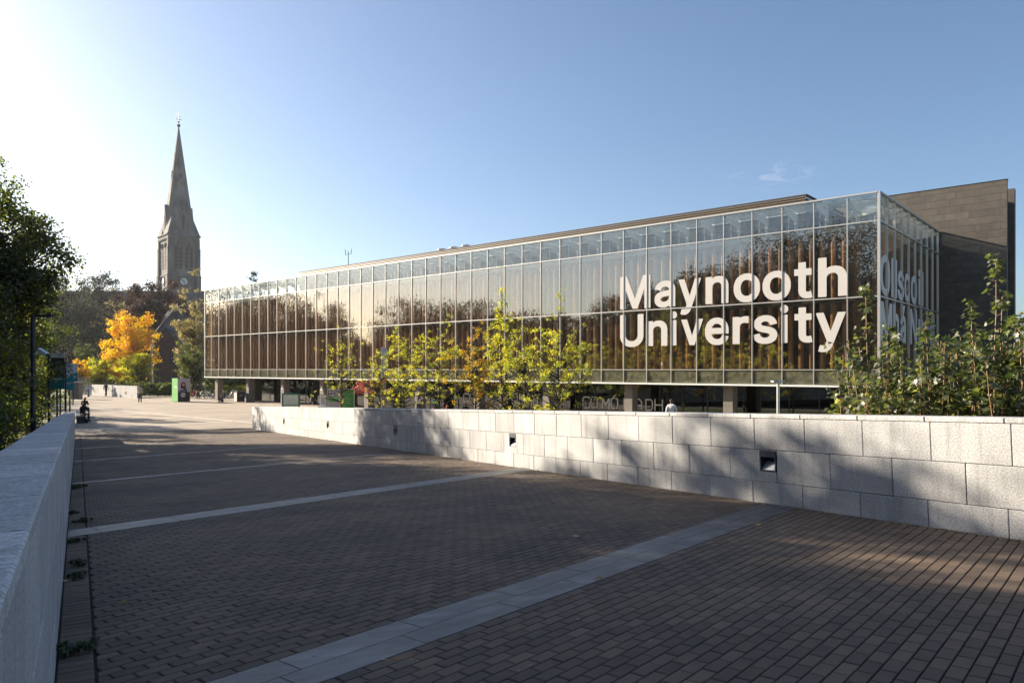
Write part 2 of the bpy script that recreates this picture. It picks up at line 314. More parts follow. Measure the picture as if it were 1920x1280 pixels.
GLYPH_DATA = '''{'M':[[(.041,-.019),(.14,-.02),(.143,-.017),(.144,.294),(.146,.294),(.148,.291),(.27,-.017),(.274,-.02),(.353,-.02),(.36,-.013),(.481,.299),(.483,.299),(.484,-.017),(.487,-.02),(.586,-.02),(.59,-.017),(.59,.28),(.59,.526),(.586,.53),(.463,.529),(.461,.526),(.448,.496),(.334,.199),(.316,.148),(.314,.147),(.296,.199),(.166,.528),(.164,.53),(.043,.53),(.04,.526),(.04,-.017)]],'a':[[(.133,-.028),(.185,-.029),(.196,-.027),(.229,-.016),(.253,-.002),(.256,-.006),(.256,-.017),(.26,-.02),(.354,-.02),(.357,-.018),(.358,.271),(.353,.298),(.341,.331),(.322,.357),(.313,.367),(.293,.381),(.264,.394),(.244,.4),(.218,.405),(.167,.405),(.134,.398),(.11,.39),(.088,.379),(.057,.355),(.045,.342),(.033,.323),(.016,.287),(.014,.28),(.015,.278),(.104,.251),(.112,.25),(.122,.271),(.129,.282),(.139,.292),(.154,.302),(.183,.31),(.207,.31),(.233,.302),(.248,.287),(.254,.269),(.254,.256),(.249,.251),(.207,.244),(.178,.242),(.117,.231),(.073,.215),(.044,.196),(.03,.179),(.02,.164),(.014,.148),(.01,.128),(.01,.087),(.018,.056),(.027,.038),(.039,.021),(.045,.014),(.053,.006),(.073,-.008),(.095,-.018),(.115,-.024)],[(.161,.066),(.15,.068),(.132,.074),(.121,.082),(.113,.095),(.113,.113),(.116,.122),(.128,.132),(.154,.143),(.174,.147),(.214,.152),(.247,.158),(.253,.157),(.254,.128),(.247,.106),(.234,.089),(.225,.081),(.211,.074),(.194,.068),(.185,.068),(.178,.066)]],'y':[[(.068,-.164),(.113,-.165),(.128,-.162),(.157,-.151),(.174,-.139),(.195,-.118),(.218,-.081),(.4,.397),(.396,.4),(.293,.4),(.289,.397),(.208,.172),(.197,.139),(.196,.138),(.193,.139),(.099,.398),(.097,.4),(-.008,.4),(-.012,.397),(.14,-.002),(.125,-.043),(.113,-.062),(.099,-.069),(.082,-.069),(.051,-.062),(.046,-.065),(.023,-.151),(.025,-.154),(.031,-.157)]],'n':[[(.034,-.019),(.132,-.02),(.136,-.017),(.136,.247),(.142,.267),(.151,.282),(.163,.294),(.176,.302),(.196,.308),(.225,.308),(.242,.302),(.259,.289),(.268,.273),(.272,.262),(.274,.254),(.274,-.017),(.276,-.019),(.374,-.02),(.377,-.019),(.378,.102),(.378,.267),(.375,.28),(.371,.3),(.361,.328),(.34,.359),(.328,.371),(.308,.385),(.291,.394),(.253,.404),(.203,.404),(.192,.402),(.161,.392),(.137,.376),(.133,.379),(.133,.397),(.13,.4),(.036,.4),(.032,.397),(.032,-.017)]],'o':[[(.179,-.027),(.233,-.028),(.264,-.022),(.297,-.009),(.327,.011),(.342,.023),(.355,.039),(.375,.069),(.39,.105),(.397,.129),(.401,.155),(.401,.219),(.397,.248),(.389,.276),(.378,.303),(.361,.329),(.355,.338),(.327,.365),(.308,.379),(.281,.392),(.268,.397),(.246,.403),(.235,.403),(.231,.405),(.184,.405),(.151,.398),(.112,.381),(.085,.363),(.062,.34),(.044,.314),(.029,.281),(.016,.234),(.016,.223),(.014,.217),(.014,.157),(.016,.151),(.016,.142),(.023,.113),(.031,.089),(.044,.063),(.062,.036),(.096,.005),(.134,-.016),(.151,-.022)],[(.189,.069),(.171,.074),(.156,.084),(.146,.094),(.13,.12),(.122,.144),(.117,.171),(.117,.206),(.119,.212),(.119,.221),(.132,.261),(.141,.276),(.154,.291),(.171,.302),(.191,.308),(.226,.307),(.244,.302),(.259,.293),(.276,.274),(.287,.252),(.298,.21),(.298,.164),(.293,.142),(.283,.113),(.271,.096),(.259,.084),(.244,.074),(.224,.068)]],'t':[[(.142,-.023),(.192,-.024),(.234,-.016),(.237,-.012),(.218,.075),(.216,.077),(.209,.077),(.19,.072),(.165,.07),(.152,.075),(.147,.089),(.147,.302),(.15,.306),(.22,.306),(.224,.309),(.224,.397),(.22,.4),(.148,.401),(.147,.404),(.147,.474),(.147,.489),(.143,.493),(.047,.493),(.043,.489),(.043,.404),(.04,.4),(-.011,.4),(-.014,.397),(-.014,.309),(-.011,.306),(.04,.306),(.043,.302),(.043,.082),(.046,.076),(.046,.067),(.054,.041),(.063,.023),(.082,.002),(.108,-.014)]],'h':[[(.034,-.019),(.132,-.02),(.136,-.017),(.136,.247),(.142,.267),(.152,.283),(.168,.297),(.196,.308),(.225,.308),(.242,.302),(.253,.294),(.266,.278),(.274,.254),(.274,-.017),(.278,-.02),(.376,-.019),(.378,-.017),(.378,.229),(.378,.267),(.375,.273),(.375,.282),(.363,.324),(.342,.357),(.328,.371),(.308,.385),(.291,.394),(.253,.404),(.203,.404),(.192,.402),(.161,.392),(.139,.378),(.137,.378),(.135,.528),(.132,.53),(.034,.529),(.032,.526),(.032,-.017)]],'U':[[(.227,-.027),(.289,-.028),(.296,-.026),(.305,-.026),(.325,-.022),(.355,-.012),(.382,.002),(.406,.018),(.436,.047),(.442,.056),(.459,.083),(.473,.124),(.478,.149),(.478,.527),(.474,.53),(.375,.53),(.372,.527),(.372,.168),(.37,.155),(.362,.129),(.352,.113),(.344,.105),(.322,.087),(.309,.081),(.289,.075),(.276,.073),(.241,.073),(.228,.075),(.204,.083),(.184,.095),(.165,.113),(.158,.124),(.15,.144),(.145,.164),(.145,.527),(.142,.53),(.043,.53),(.04,.527),(.04,.149),(.042,.142),(.042,.133),(.052,.098),(.061,.078),(.075,.056),(.093,.034),(.111,.018),(.146,-.005),(.162,-.012),(.201,-.024)]],'i':[[(.034,-.019),(.132,-.02),(.135,-.017),(.135,.397),(.134,.399),(.035,.4),(.032,.397),(.032,-.017)],[(.072,.423),(.093,.422),(.112,.428),(.123,.435),(.135,.447),(.143,.46),(.146,.471),(.146,.496),(.143,.507),(.135,.52),(.119,.535),(.095,.544),(.077,.545),(.053,.537),(.034,.522),(.027,.511),(.021,.496),(.021,.471),(.025,.46),(.032,.447),(.044,.435),(.055,.428)]],'v':[[(.148,-.019),(.238,-.02),(.242,-.017),(.4,.397),(.396,.4),(.293,.4),(.289,.397),(.207,.171),(.197,.139),(.194,.139),(.192,.141),(.099,.398),(.097,.4),(-.008,.4),(-.012,.397),(.139,.001)]],'e':[[(.181,-.027),(.239,-.028),(.253,-.026),(.294,-.014),(.312,-.005),(.338,.013),(.364,.041),(.38,.069),(.391,.102),(.39,.105),(.385,.108),(.294,.13),(.291,.127),(.283,.105),(.276,.094),(.259,.079),(.246,.072),(.233,.068),(.222,.068),(.215,.066),(.193,.068),(.167,.076),(.144,.094),(.129,.116),(.122,.135),(.119,.144),(.121,.146),(.123,.148),(.389,.148),(.392,.151),(.392,.217),(.39,.223),(.39,.234),(.386,.261),(.375,.294),(.362,.32),(.35,.338),(.332,.359),(.308,.377),(.283,.39),(.259,.398),(.228,.405),(.182,.405),(.158,.401),(.127,.39),(.114,.384),(.09,.368),(.06,.338),(.044,.314),(.033,.292),(.023,.263),(.016,.232),(.016,.223),(.014,.217),(.014,.157),(.018,.129),(.025,.105),(.037,.074),(.053,.047),(.06,.039),(.088,.011),(.112,-.005),(.129,-.014),(.145,-.02)],[(.125,.242),(.122,.245),(.123,.25),(.128,.261),(.137,.276),(.154,.293),(.169,.302),(.182,.307),(.187,.308),(.222,.308),(.242,.302),(.26,.287),(.267,.281),(.279,.261),(.284,.245),(.281,.242)]],'r':[[(.034,-.019),(.132,-.02),(.136,-.017),(.136,.251),(.138,.26),(.149,.28),(.159,.29),(.176,.299),(.187,.303),(.212,.305),(.256,.299),(.262,.299),(.264,.3),(.265,.401),(.262,.404),(.251,.404),(.234,.404),(.227,.406),(.205,.406),(.198,.404),(.19,.404),(.157,.394),(.137,.382),(.133,.386),(.133,.397),(.13,.4),(.036,.4),(.032,.397),(.032,-.017)]],'s':[[(.152,-.027),(.21,-.028),(.223,-.026),(.261,-.016),(.285,-.005),(.316,.018),(.328,.032),(.344,.061),(.352,.089),(.352,.122),(.344,.153),(.328,.179),(.313,.194),(.294,.208),(.265,.221),(.247,.227),(.164,.247),(.148,.252),(.14,.258),(.131,.267),(.13,.281),(.133,.289),(.14,.297),(.151,.304),(.157,.307),(.168,.31),(.179,.31),(.186,.313),(.214,.308),(.23,.299),(.243,.283),(.252,.259),(.258,.253),(.346,.273),(.35,.276),(.339,.311),(.328,.333),(.317,.351),(.294,.374),(.269,.389),(.256,.395),(.236,.401),(.208,.405),(.164,.405),(.157,.403),(.148,.403),(.113,.392),(.093,.384),(.065,.363),(.048,.344),(.034,.32),(.026,.289),(.026,.256),(.034,.228),(.048,.204),(.069,.183),(.087,.171),(.104,.162),(.135,.152),(.21,.134),(.228,.128),(.236,.123),(.245,.113),(.246,.098),(.236,.083),(.219,.072),(.192,.066),(.17,.066),(.151,.071),(.131,.082),(.125,.087),(.118,.1),(.109,.129),(.107,.131),(.027,.115),(.014,.111),(.011,.107),(.023,.061),(.039,.032),(.058,.011),(.085,-.007),(.098,-.014),(.122,-.022)]],'O':[[(.236,-.026),(.294,-.027),(.338,-.018),(.366,-.008),(.384,.001),(.424,.028),(.456,.062),(.476,.093),(.489,.119),(.504,.163),(.513,.214),(.513,.245),(.515,.256),(.513,.262),(.513,.295),(.506,.335),(.5,.359),(.485,.399),(.46,.44),(.445,.46),(.428,.477),(.415,.488),(.38,.51),(.344,.525),(.32,.532),(.298,.534),(.292,.536),(.241,.536),(.197,.527),(.168,.517),(.146,.506),(.113,.483),(.086,.456),(.071,.436),(.057,.414),(.046,.392),(.031,.35),(.024,.322),(.022,.297),(.02,.291),(.02,.218),(.027,.176),(.035,.143),(.043,.121),(.059,.091),(.075,.066),(.1,.038),(.116,.023),(.142,.005),(.173,-.01),(.204,-.021)],[(.25,.075),(.23,.078),(.208,.087),(.186,.1),(.17,.115),(.149,.143),(.14,.161),(.128,.205),(.124,.253),(.126,.289),(.134,.33),(.142,.352),(.161,.383),(.175,.4),(.208,.422),(.223,.428),(.254,.435),(.283,.434),(.303,.43),(.32,.425),(.351,.406),(.368,.39),(.386,.363),(.395,.344),(.405,.308),(.407,.282),(.409,.275),(.409,.234),(.407,.227),(.405,.201),(.39,.154),(.37,.121),(.351,.103),(.329,.089),(.303,.078),(.283,.074)]],'c':[[(.179,-.027),(.233,-.028),(.246,-.026),(.292,-.012),(.325,.009),(.344,.025),(.367,.056),(.375,.074),(.388,.111),(.388,.116),(.385,.119),(.292,.142),(.288,.138),(.279,.109),(.271,.096),(.259,.084),(.248,.076),(.224,.068),(.191,.068),(.167,.076),(.156,.084),(.146,.094),(.134,.111),(.126,.131),(.119,.155),(.119,.164),(.117,.171),(.117,.206),(.124,.239),(.132,.261),(.148,.285),(.171,.302),(.191,.308),(.224,.308),(.244,.302),(.259,.293),(.269,.283),(.276,.272),(.281,.263),(.288,.239),(.294,.238),(.303,.24),(.385,.261),(.387,.265),(.378,.296),(.369,.316),(.359,.331),(.344,.351),(.325,.368),(.297,.386),(.264,.398),(.244,.403),(.231,.405),(.184,.405),(.178,.403),(.169,.403),(.14,.395),(.112,.381),(.085,.363),(.062,.34),(.044,.314),(.033,.292),(.023,.263),(.014,.217),(.014,.157),(.018,.131),(.031,.089),(.044,.063),(.056,.045),(.088,.011),(.107,-.003),(.134,-.016),(.151,-.022)]],'á':[[(.133,-.028),(.185,-.029),(.196,-.027),(.229,-.016),(.253,-.002),(.256,-.006),(.256,-.017),(.26,-.02),(.354,-.02),(.358,-.017),(.358,.271),(.353,.298),(.341,.331),(.322,.357),(.313,.367),(.293,.381),(.275,.39),(.244,.4),(.225,.402),(.221,.403),(.221,.406),(.314,.546),(.31,.55),(.197,.549),(.136,.423),(.13,.412),(.131,.408),(.161,.407),(.164,.406),(.164,.403),(.134,.398),(.11,.39),(.088,.379),(.068,.365),(.045,.342),(.034,.324),(.016,.287),(.014,.28),(.015,.278),(.029,.273),(.11,.249),(.113,.252),(.122,.271),(.129,.282),(.139,.292),(.15,.3),(.183,.31),(.207,.31),(.229,.304),(.238,.299),(.245,.291),(.254,.269),(.254,.254),(.251,.251),(.24,.248),(.178,.242),(.117,.231),(.073,.215),(.044,.196),(.03,.179),(.023,.168),(.016,.153),(.01,.128),(.01,.087),(.014,.067),(.027,.038),(.039,.021),(.053,.006),(.073,-.008),(.095,-.018),(.115,-.024)],[(.161,.066),(.15,.068),(.132,.074),(.121,.082),(.113,.095),(.113,.113),(.116,.122),(.128,.132),(.154,.143),(.174,.147),(.214,.152),(.247,.158),(.253,.157),(.254,.128),(.247,.106),(.234,.089),(.225,.081),(.211,.074),(.194,.068),(.185,.068),(.178,.066)]],'N':[[(.041,-.019),(.142,-.02),(.145,-.017),(.146,.338),(.149,.338),(.182,.282),(.373,-.018),(.377,-.02),(.481,-.02),(.483,-.019),(.484,.526),(.483,.529),(.382,.53),(.379,.526),(.379,.174),(.377,.171),(.375,.171),(.15,.526),(.144,.53),(.043,.53),(.041,.528),(.04,-.017)]],'u':[[(.155,-.024),(.203,-.025),(.216,-.023),(.242,-.015),(.26,-.006),(.273,.003),(.276,.002),(.276,-.018),(.28,-.021),(.374,-.021),(.378,-.018),(.378,.398),(.374,.401),(.278,.401),(.275,.4),(.274,.134),(.268,.114),(.257,.094),(.238,.079),(.212,.071),(.187,.071),(.179,.074),(.165,.079),(.151,.09),(.142,.105),(.136,.125),(.136,.398),(.132,.401),(.036,.401),(.033,.4),(.032,.112),(.039,.079),(.049,.05),(.063,.028),(.08,.01),(.095,-.002),(.115,-.013),(.139,-.021)]],'d':[[(.168,-.027),(.22,-.028),(.231,-.026),(.25,-.02),(.264,-.014),(.288,.002),(.29,.001),(.291,-.019),(.294,-.022),(.389,-.022),(.392,-.019),(.392,.527),(.389,.53),(.292,.53),(.289,.527),(.289,.476),(.288,.377),(.286,.376),(.257,.395),(.239,.401),(.217,.405),(.173,.405),(.151,.401),(.127,.392),(.094,.374),(.062,.344),(.048,.325),(.033,.296),(.02,.259),(.014,.219),(.014,.157),(.023,.111),(.031,.087),(.042,.063),(.062,.032),(.094,.002),(.118,-.012),(.132,-.018)],[(.189,.069),(.171,.074),(.156,.084),(.144,.096),(.136,.107),(.13,.12),(.119,.155),(.119,.164),(.117,.171),(.117,.208),(.122,.234),(.13,.259),(.149,.288),(.169,.302),(.18,.306),(.189,.308),(.22,.308),(.239,.302),(.255,.293),(.265,.283),(.281,.254),(.287,.234),(.291,.206),(.291,.173),(.289,.166),(.289,.155),(.282,.129),(.276,.113),(.267,.098),(.25,.082),(.233,.072),(.22,.068)]]}'''

# ------------------------------------------------------------------ ground
def sheet(name, poly, z, m, parent=None, kind='structure', thick=0.0):
    b = MB()
    if thick: b.prism(poly, z - thick, z)
    else: b.add([(x, y, z) for x, y in poly], [tuple(range(len(poly)))])
    o = b.obj(name, m, parent)
    if kind and parent is None: o['kind'] = kind
    return o
sheet('ground', [(-640, -340), (640, -340), (640, 640), (-640, 640)], -0.06, M_GRASS)
sheet('river_bank', [(-70, -30), (2, -12), (-3, 6), (-27.6, 46), (-34, 48), (-60, 40)], -0.03, M_SOIL)
def fl(k, b): p = MF @ Vector((-k, b, 0)); return (p.x, p.y)
_pl = [[(-27.5, 43.0), (-58.5, 98.5), (-46, 100), fl(60, 14), fl(-14, 14)], [(-27.5, 43.0), fl(-14, 14), fl(-30, -20), (14, 3), (4, -6), (-3, 1)]]
_mb = MB()
for q_ in _pl:
    _mb.add([(x, y, 0.0) for x, y in q_], [tuple(reversed(range(len(q_))))])
plaza = _mb.obj('plaza', M_PLAZA); plaza['kind'] = 'structure'
lawn = sheet('lawn', [fl(24, -15), fl(-12, -22), fl(-9, -3.5), fl(21, -3.5)], 0.02, M_GRASS)

def clip(poly, side, val):            # keep q >= val (side 1) or q <= val (side -1)
    out_ = []
    for i in range(len(poly)):
        a, b = poly[i], poly[(i + 1) % len(poly)]
        da, db = side * (a[0] - val), side * (b[0] - val)
        if da >= 0: out_.append(a)
        if da * db < 0:
            t = da / (da - db); out_.append((a[0] + t * (b[0] - a[0]), a[1] + t * (b[1] - a[1])))
    return out_
def parea(p): return abs(sum(p[i][0] * p[(i + 1) % len(p)][1] - p[(i + 1) % len(p)][0] * p[i][1] for i in range(len(p)))) / 2

QL, QR, S0, S1 = -0.12, 8.35, -5.0, 45.0
ramp = MB().box(QL - .38, QR + .38, S0, S1, -0.35, -0.016).obj('ramp_paving', M_JOINT)
ramp.matrix_basis = MP; ramp['kind'] = 'structure'
rnd = random.Random(5)
TH = R_(18.4); ux, uy, vx, vy = math.cos(TH), math.sin(TH), -math.sin(TH), math.cos(TH)
BANDS = [-2.51 + 6.28 * i for i in range(9)]
BHS = [.262, .262, .262] + [.10] * 6
def uv2(u, v): return (u * ux + v * vx, u * uy + v * vy)
def paver(mb, poly, zt_, drop=.014, c=.005, tilt=1):
    n = len(poly)
    cx = sum(p[0] for p in poly) / n; cy = sum(p[1] for p in poly) / n
    ins = []
    for p in poly:
        d = math.hypot(p[0] - cx, p[1] - cy) or 1; ins.append((p[0] + (cx - p[0]) / d * c * 1.6, p[1] + (cy - p[1]) / d * c * 1.6))
    tl = [rnd.uniform(-.0012, .0012) * tilt for _ in range(2)]
    f = lambda p, z: (p[0], p[1], z + tl[0] * (p[0] - cx) * 10 + tl[1] * (p[1] - cy) * 10)
    vs = [f(p, zt_ - drop) for p in poly] + [f(p, zt_ - c) for p in poly] + [f(p, zt_) for p in ins]
    fs = [tuple(range(2 * n, 3 * n))]
    for i in range(n):
        j = (i + 1) % n
        fs += [(i, j, n + j, n + i), (n + i, n + j, 2 * n + j, 2 * n + i)]
    mb.add(vs, fs)
far = MB(); cand = []
umin, umax = -2, 26
for seg in range(len(BANDS) - 1):
    va, vb = BANDS[seg] + BHS[seg], BANDS[seg + 1] - BHS[seg + 1]
    nrow = round((vb - va) / .1); pitch = (vb - va) / nrow
    for r in range(nrow):
        v0 = va + r * pitch + .0045; v1 = va + (r + 1) * pitch - .0045
        for c in range(int(-8 / .2), int(26 / .2)):
            u0 = c * .2 + (.1 if r % 2 else 0) + rnd.uniform(-.0015, .0015) + .0022; u1 = u0 + .1956
            P = [uv2(u0, v0), uv2(u1, v0), uv2(u1, v1), uv2(u0, v1)]
            qs = [p[0] for p in P]; ss = [p[1] for p in P]
            if min(ss) < S0 or max(ss) > S1 - .1 or max(qs) < .10 or min(qs) > QR - .02: continue
            full = min(qs) > .10 and max(qs) < QR - .02
            if not full:
                P = clip(clip(P, 1, .10), -1, QR - .02)
                if len(P) < 3 or parea(P) < .002: continue
                paver(far, P, rnd.uniform(-.002, .001)); continue
            cw = pw(sum(qs) / 4, sum(ss) / 4)
            px = 960 + F * cw.x / max(cw.y, .1); py = HOR + F * (HC - cw.z) / max(cw.y, .1)
            if cw.y > 1 and -20 < px < 1940 and py < 1300: cand.append((cw.y, (u0 + u1) / 2, (v0 + v1) / 2, P))
            else: paver(far, P, 0)
cand.sort(key=lambda t: t[0])
bm = MB(); paver(bm, [(-.0978, -.0455), (.0978, -.0455), (.0978, .0455), (-.0978, .0455)], 0, c=.005)
brick_me = bm.mesh('paver', M_BRICK)
for t, u, v, P in cand[:300]:
    x, y = uv2(u, v); inst('paver', brick_me, ramp, (x, y, rnd.uniform(-.002, .0015)), TH)
for t, u, v, P in cand[300:]: paver(far, P, rnd.uniform(-.002, .0015))
for i in range(int((S1 - S0) / .1)):
    s = S0 + i * .1
    if any(abs((s + .05) * vy - B) < h_ + .04 for B, h_ in zip(BANDS, BHS)): continue
    paver(far, [(QL + .012, s + .003), (.082, s + .003), (.082, s + .097), (QL + .012, s + .097)], rnd.uniform(-.003, 0))
fo = far.obj('paver', M_BRICK_I, ramp); fo['kind'] = 'stuff'
for B, BH in zip(BANDS, BHS):
    for row in ((0, 1) if BH > .2 else (2,)):
        v0, v1 = (B - BH + .004, B - .002) if row == 0 else (B + .002, B + BH - .004) if row == 1 else (B - BH + .004, B + BH - .004)
        u = -6 + rnd.random() * .5
        while u < 24:
            ln = .92 + rnd.uniform(-.1, .1)
            P = clip(clip([uv2(u + .002, v0), uv2(u + ln - .002, v0), uv2(u + ln - .002, v1), uv2(u + .002, v1)], 1, QL + .01), -1, QR - .01)
            u += ln
            if len(P) < 3 or parea(P) < .003 or min(p[1] for p in P) < S0 or max(p[1] for p in P) > S1: continue
            m_ = MB(); paver(m_, P, .001, c=.003, tilt=.04); m_.obj('band_slab', M_BAND, ramp)

# stone bands let into the plaza
def strip(a, b, wd, n, m, parent, name='paving_slab', z=.006):
    a, b = Vector(a), Vector(b); d = (b - a); Ln = d.length; d.normalize(); nn = Vector((-d.y, d.x)) * wd / 2
    for i in range(n):
        p, q = a + d * (Ln * i / n + .006), a + d * (Ln * (i + 1) / n - .006)
        MB().prism([tuple(p - nn), tuple(q - nn), tuple(q + nn), tuple(p + nn)], -.02, z).obj(name, m, parent)
dF = Vector((-.757, .653)); eF = Vector((.653, .757))
for i, a0 in enumerate((45.5, 51.8, 58.1, 64.4, 70.7, 77.0)):       # bands parallel to those of the ramp
    c0 = dF * a0
    b0, b1 = (2.5 if i < 1 else -1 + i * .8), 37.5
    p0 = c0 + eF * b0
    strip(p0, c0 + eF * b1, .55, 12, M_PALE, plaza)
strip(dF * 41 + eF * 24.6, dF * 82 + eF * 24.6, .5, 16, M_PALE, plaza, z=.011)
strip(dF * 41 + eF * 37.9, dF * 84 + eF * 37.9, .35, 16, M_PALE, plaza, z=.011)

# ------------------------------------------------------------------ the autumn haze
hm_ = bpy.data.materials.new('haze_air'); hm_.use_nodes = True; hn = hm_.node_tree; hn.nodes.clear()
ho = hn.nodes.new('ShaderNodeOutputMaterial'); hv = hn.nodes.new('ShaderNodeVolumePrincipled')
hv.inputs['Density'].default_value = 0.00012; hv.inputs['Anisotropy'].default_value = 0.55; hv.inputs['Color'].default_value = (.93, .95, 1, 1)
hn.links.new(hv.outputs[0], ho.inputs['Volume'])
hz_ = MB().box(-650, 650, -350, 650, -1.2, 92).obj('haze', hm_); hz_['kind'] = 'stuff'

# ------------------------------------------------------------------ granite walls along the ramp
import bmesh
def bevmesh(name, sx, sy, sz, m, bev=.006, hole=None):
    bm_ = bmesh.new(); bmesh.ops.create_cube(bm_, size=1)
    bmesh.ops.scale(bm_, vec=(sx, sy, sz), verts=bm_.verts)
    bmesh.ops.bevel(bm_, geom=list(bm_.edges), offset=bev, segments=1, affect='EDGES')
    me = bpy.data.meshes.new(name); bm_.to_mesh(me); bm_.free(); me.materials.append(m); return me
def granite_wall(label, q0, q1, s0, s1, joints, lamps=(), coplen=.84, cope0=0.0):
    M0 = MP @ Matrix.Translation((0, 0, 0))
    root = empty('granite_wall', M0, label, 'wall')
    core = MB().box(q0 + .012, q1 - .012, s0 + .01, s1 - .012, -.35, 1.19).obj('wall_core', M_JOINT, root)
    zs = [(-.03, .294), (.299, .744), (.749, 1.187)]
    cache = {}
    def block(sa, sb, za, zb):
        key = (round(sb - sa, 3), za)
        if key not in cache: cache[key] = bevmesh('granite_block', q1 - q0, sb - sa, zb - za, M_GRAN)
        inst('granite_block', cache[key], root, ((q0 + q1) / 2 + rnd.uniform(-.0015, .0015), (sa + sb) / 2, (za + zb) / 2))
    for c, (za, zb) in enumerate(zs):
        s = joints[c]
        while s > s0: s -= .84
        while s < s1:
            a, b = max(s, s0) + .0028, min(s + .84, s1) - .0028
            s += .84
            if b - a < .06: continue
            lam = [l for l in lamps if c == 1 and a < l < b]
            if lam:                                                  # a block with the lamp's opening cut in it
                l0, l1 = lam[0] - .142, lam[0] + .142; z0, z1 = .445, .735
                m_ = MB()
                if l0 - a > .02: m_.box(q0, q1, a, l0, za, zb)
                if b - l1 > .02: m_.box(q0, q1, l1, b, za, zb)
                m_.box(q0, q1, max(l0, a), min(l1, b), za, z0).box(q0, q1, max(l0, a), min(l1, b), z1, zb).box(q0 + .16, q1, max(l0, a), min(l1, b), z0, z1)
                m_.obj('granite_block', M_GRAN, root)
            else: block(a, b, za, zb)
    cm = bevmesh('coping_slab', q1 - q0 + .006, coplen - .009, .056, M_GRANT, .008)
    s = cope0
    while s > s0: s -= coplen
    while s < s1:
        a, b = max(s, s0), min(s + coplen, s1)
        if b - a > coplen - .01: inst('coping_slab', cm, root, ((q0 + q1) / 2, (a + b) / 2, 1.219 + rnd.uniform(-.0008, .0008)))
        elif b - a > .1: inst('coping_slab', bevmesh('coping_slab', q1 - q0 + .006, b - a - .006, .056, M_GRANT, .008), root, ((q0 + q1) / 2, (a + b) / 2, 1.219))
        s += coplen
    return root, core
LAMPS = [-.03 + 6.98 + 7.02 * i for i in range(6)]
LAMPS = [l for l in LAMPS if l < 42]
rw, rcore = granite_wall('long pale granite block wall with recessed lamps along the right side of the ramp', QR, QR + .4, -4.5, 42.4, (3.87, 4.28, 3.81), LAMPS, .84, 3.87)
# openings through the core behind each lamp: rebuild the core in pieces
me_ = MB(); sp = [-4.49] + [x for l in LAMPS for x in (l - .15, l + .15)] + [42.388]
for i in range(0, len(sp), 2): me_.box(QR + .012, QR + .388, sp[i], sp[i + 1], -.35, 1.19)
for l in LAMPS: me_.box(QR + .012, QR + .388, l - .15, l + .15, -.35, .43).box(QR + .012, QR + .388, l - .15, l + .15, .75, 1.19)
rcore.data = me_.mesh('wall_core', M_JOINT)
lw, _ = granite_wall('pale granite wall with a broad coping along the left side of the ramp', QL - .4, QL, -2.2, 39.2, (.55, .13, .75), (), .93, 2.42)
# wall lamps
def lamp_parts(root):
    m_ = MB(); z0, z1 = .447, .733; w0 = .140
    m_.box(-.006, .01, -w0, w0, z0, z0 + .02).box(-.006, .01, -w0, w0, z1 - .085, z1).box(-.006, .01, -w0, -w0 + .018, z0 + .02, z1 - .085).box(-.006, .01, w0 - .018, w0, z0 + .02, z1 - .085)
    m_.obj('frame', mat('lamp_casting', (.075, .08, .095), .45, metal=.3), root)
    MB().box(.012, .15, -w0 + .002, w0 - .002, z0 + .002, z0 + .012).box(.012, .15, -w0 + .002, w0 - .002, z1 - .085, z1 - .002).box(.012, .15, -w0 + .001, -w0 + .016, z0 + .013, z1 - .087).box(.012, .15, w0 - .016, w0 - .001, z0 + .013, z1 - .087).box(.151, .157, -w0, w0, z0, z1).obj('housing', M_DARKMET, root)
    v = []; fsl = []; n = 9
    for i in range(n):
        z = z0 + .014 + i * .013; x = .014 + i * .0135
        MBr = (x, z)
        v += [(x, -w0 + .018, z), (x, w0 - .018, z), (x + .0035, w0 - .018, z + .011), (x + .0035, -w0 + .018, z + .011), (x + .0135, -w0 + .018, z + .011), (x + .0135, w0 - .018, z + .011)]
        b_ = 6 * i; fsl += [(b_, b_ + 1, b_ + 2, b_ + 3), (b_ + 3, b_ + 2, b_ + 5, b_ + 4)]
    MB().add(v, fsl).obj('ribbed_reflector', mat('lamp_reflector', (.55, .57, .62), .4, metal=.3), root)
dsc = ['square recessed wall lamp low in the granite wall, nearest and largest', 'square recessed wall lamp in the granite wall, second from the near end', 'recessed wall lamp in the granite wall, third from the near end', 'recessed wall lamp in the granite wall, fourth from the near end', 'small recessed lamp in the sunlit granite wall, second from its far end', 'tiny recessed lamp at the far end of the sunlit granite wall']
lr = None
for i, l in enumerate(LAMPS):
    M0 = MP @ Matrix.Translation((QR, l, 0))
    if lr is None: lr = empty('wall_lamp', M0, dsc[0], 'wall lamp', 'recessed lamps in the granite wall'); lamp_parts(lr)
    else:
        c = copy_tree(lr); c.matrix_world = M0; c['label'] = dsc[i]

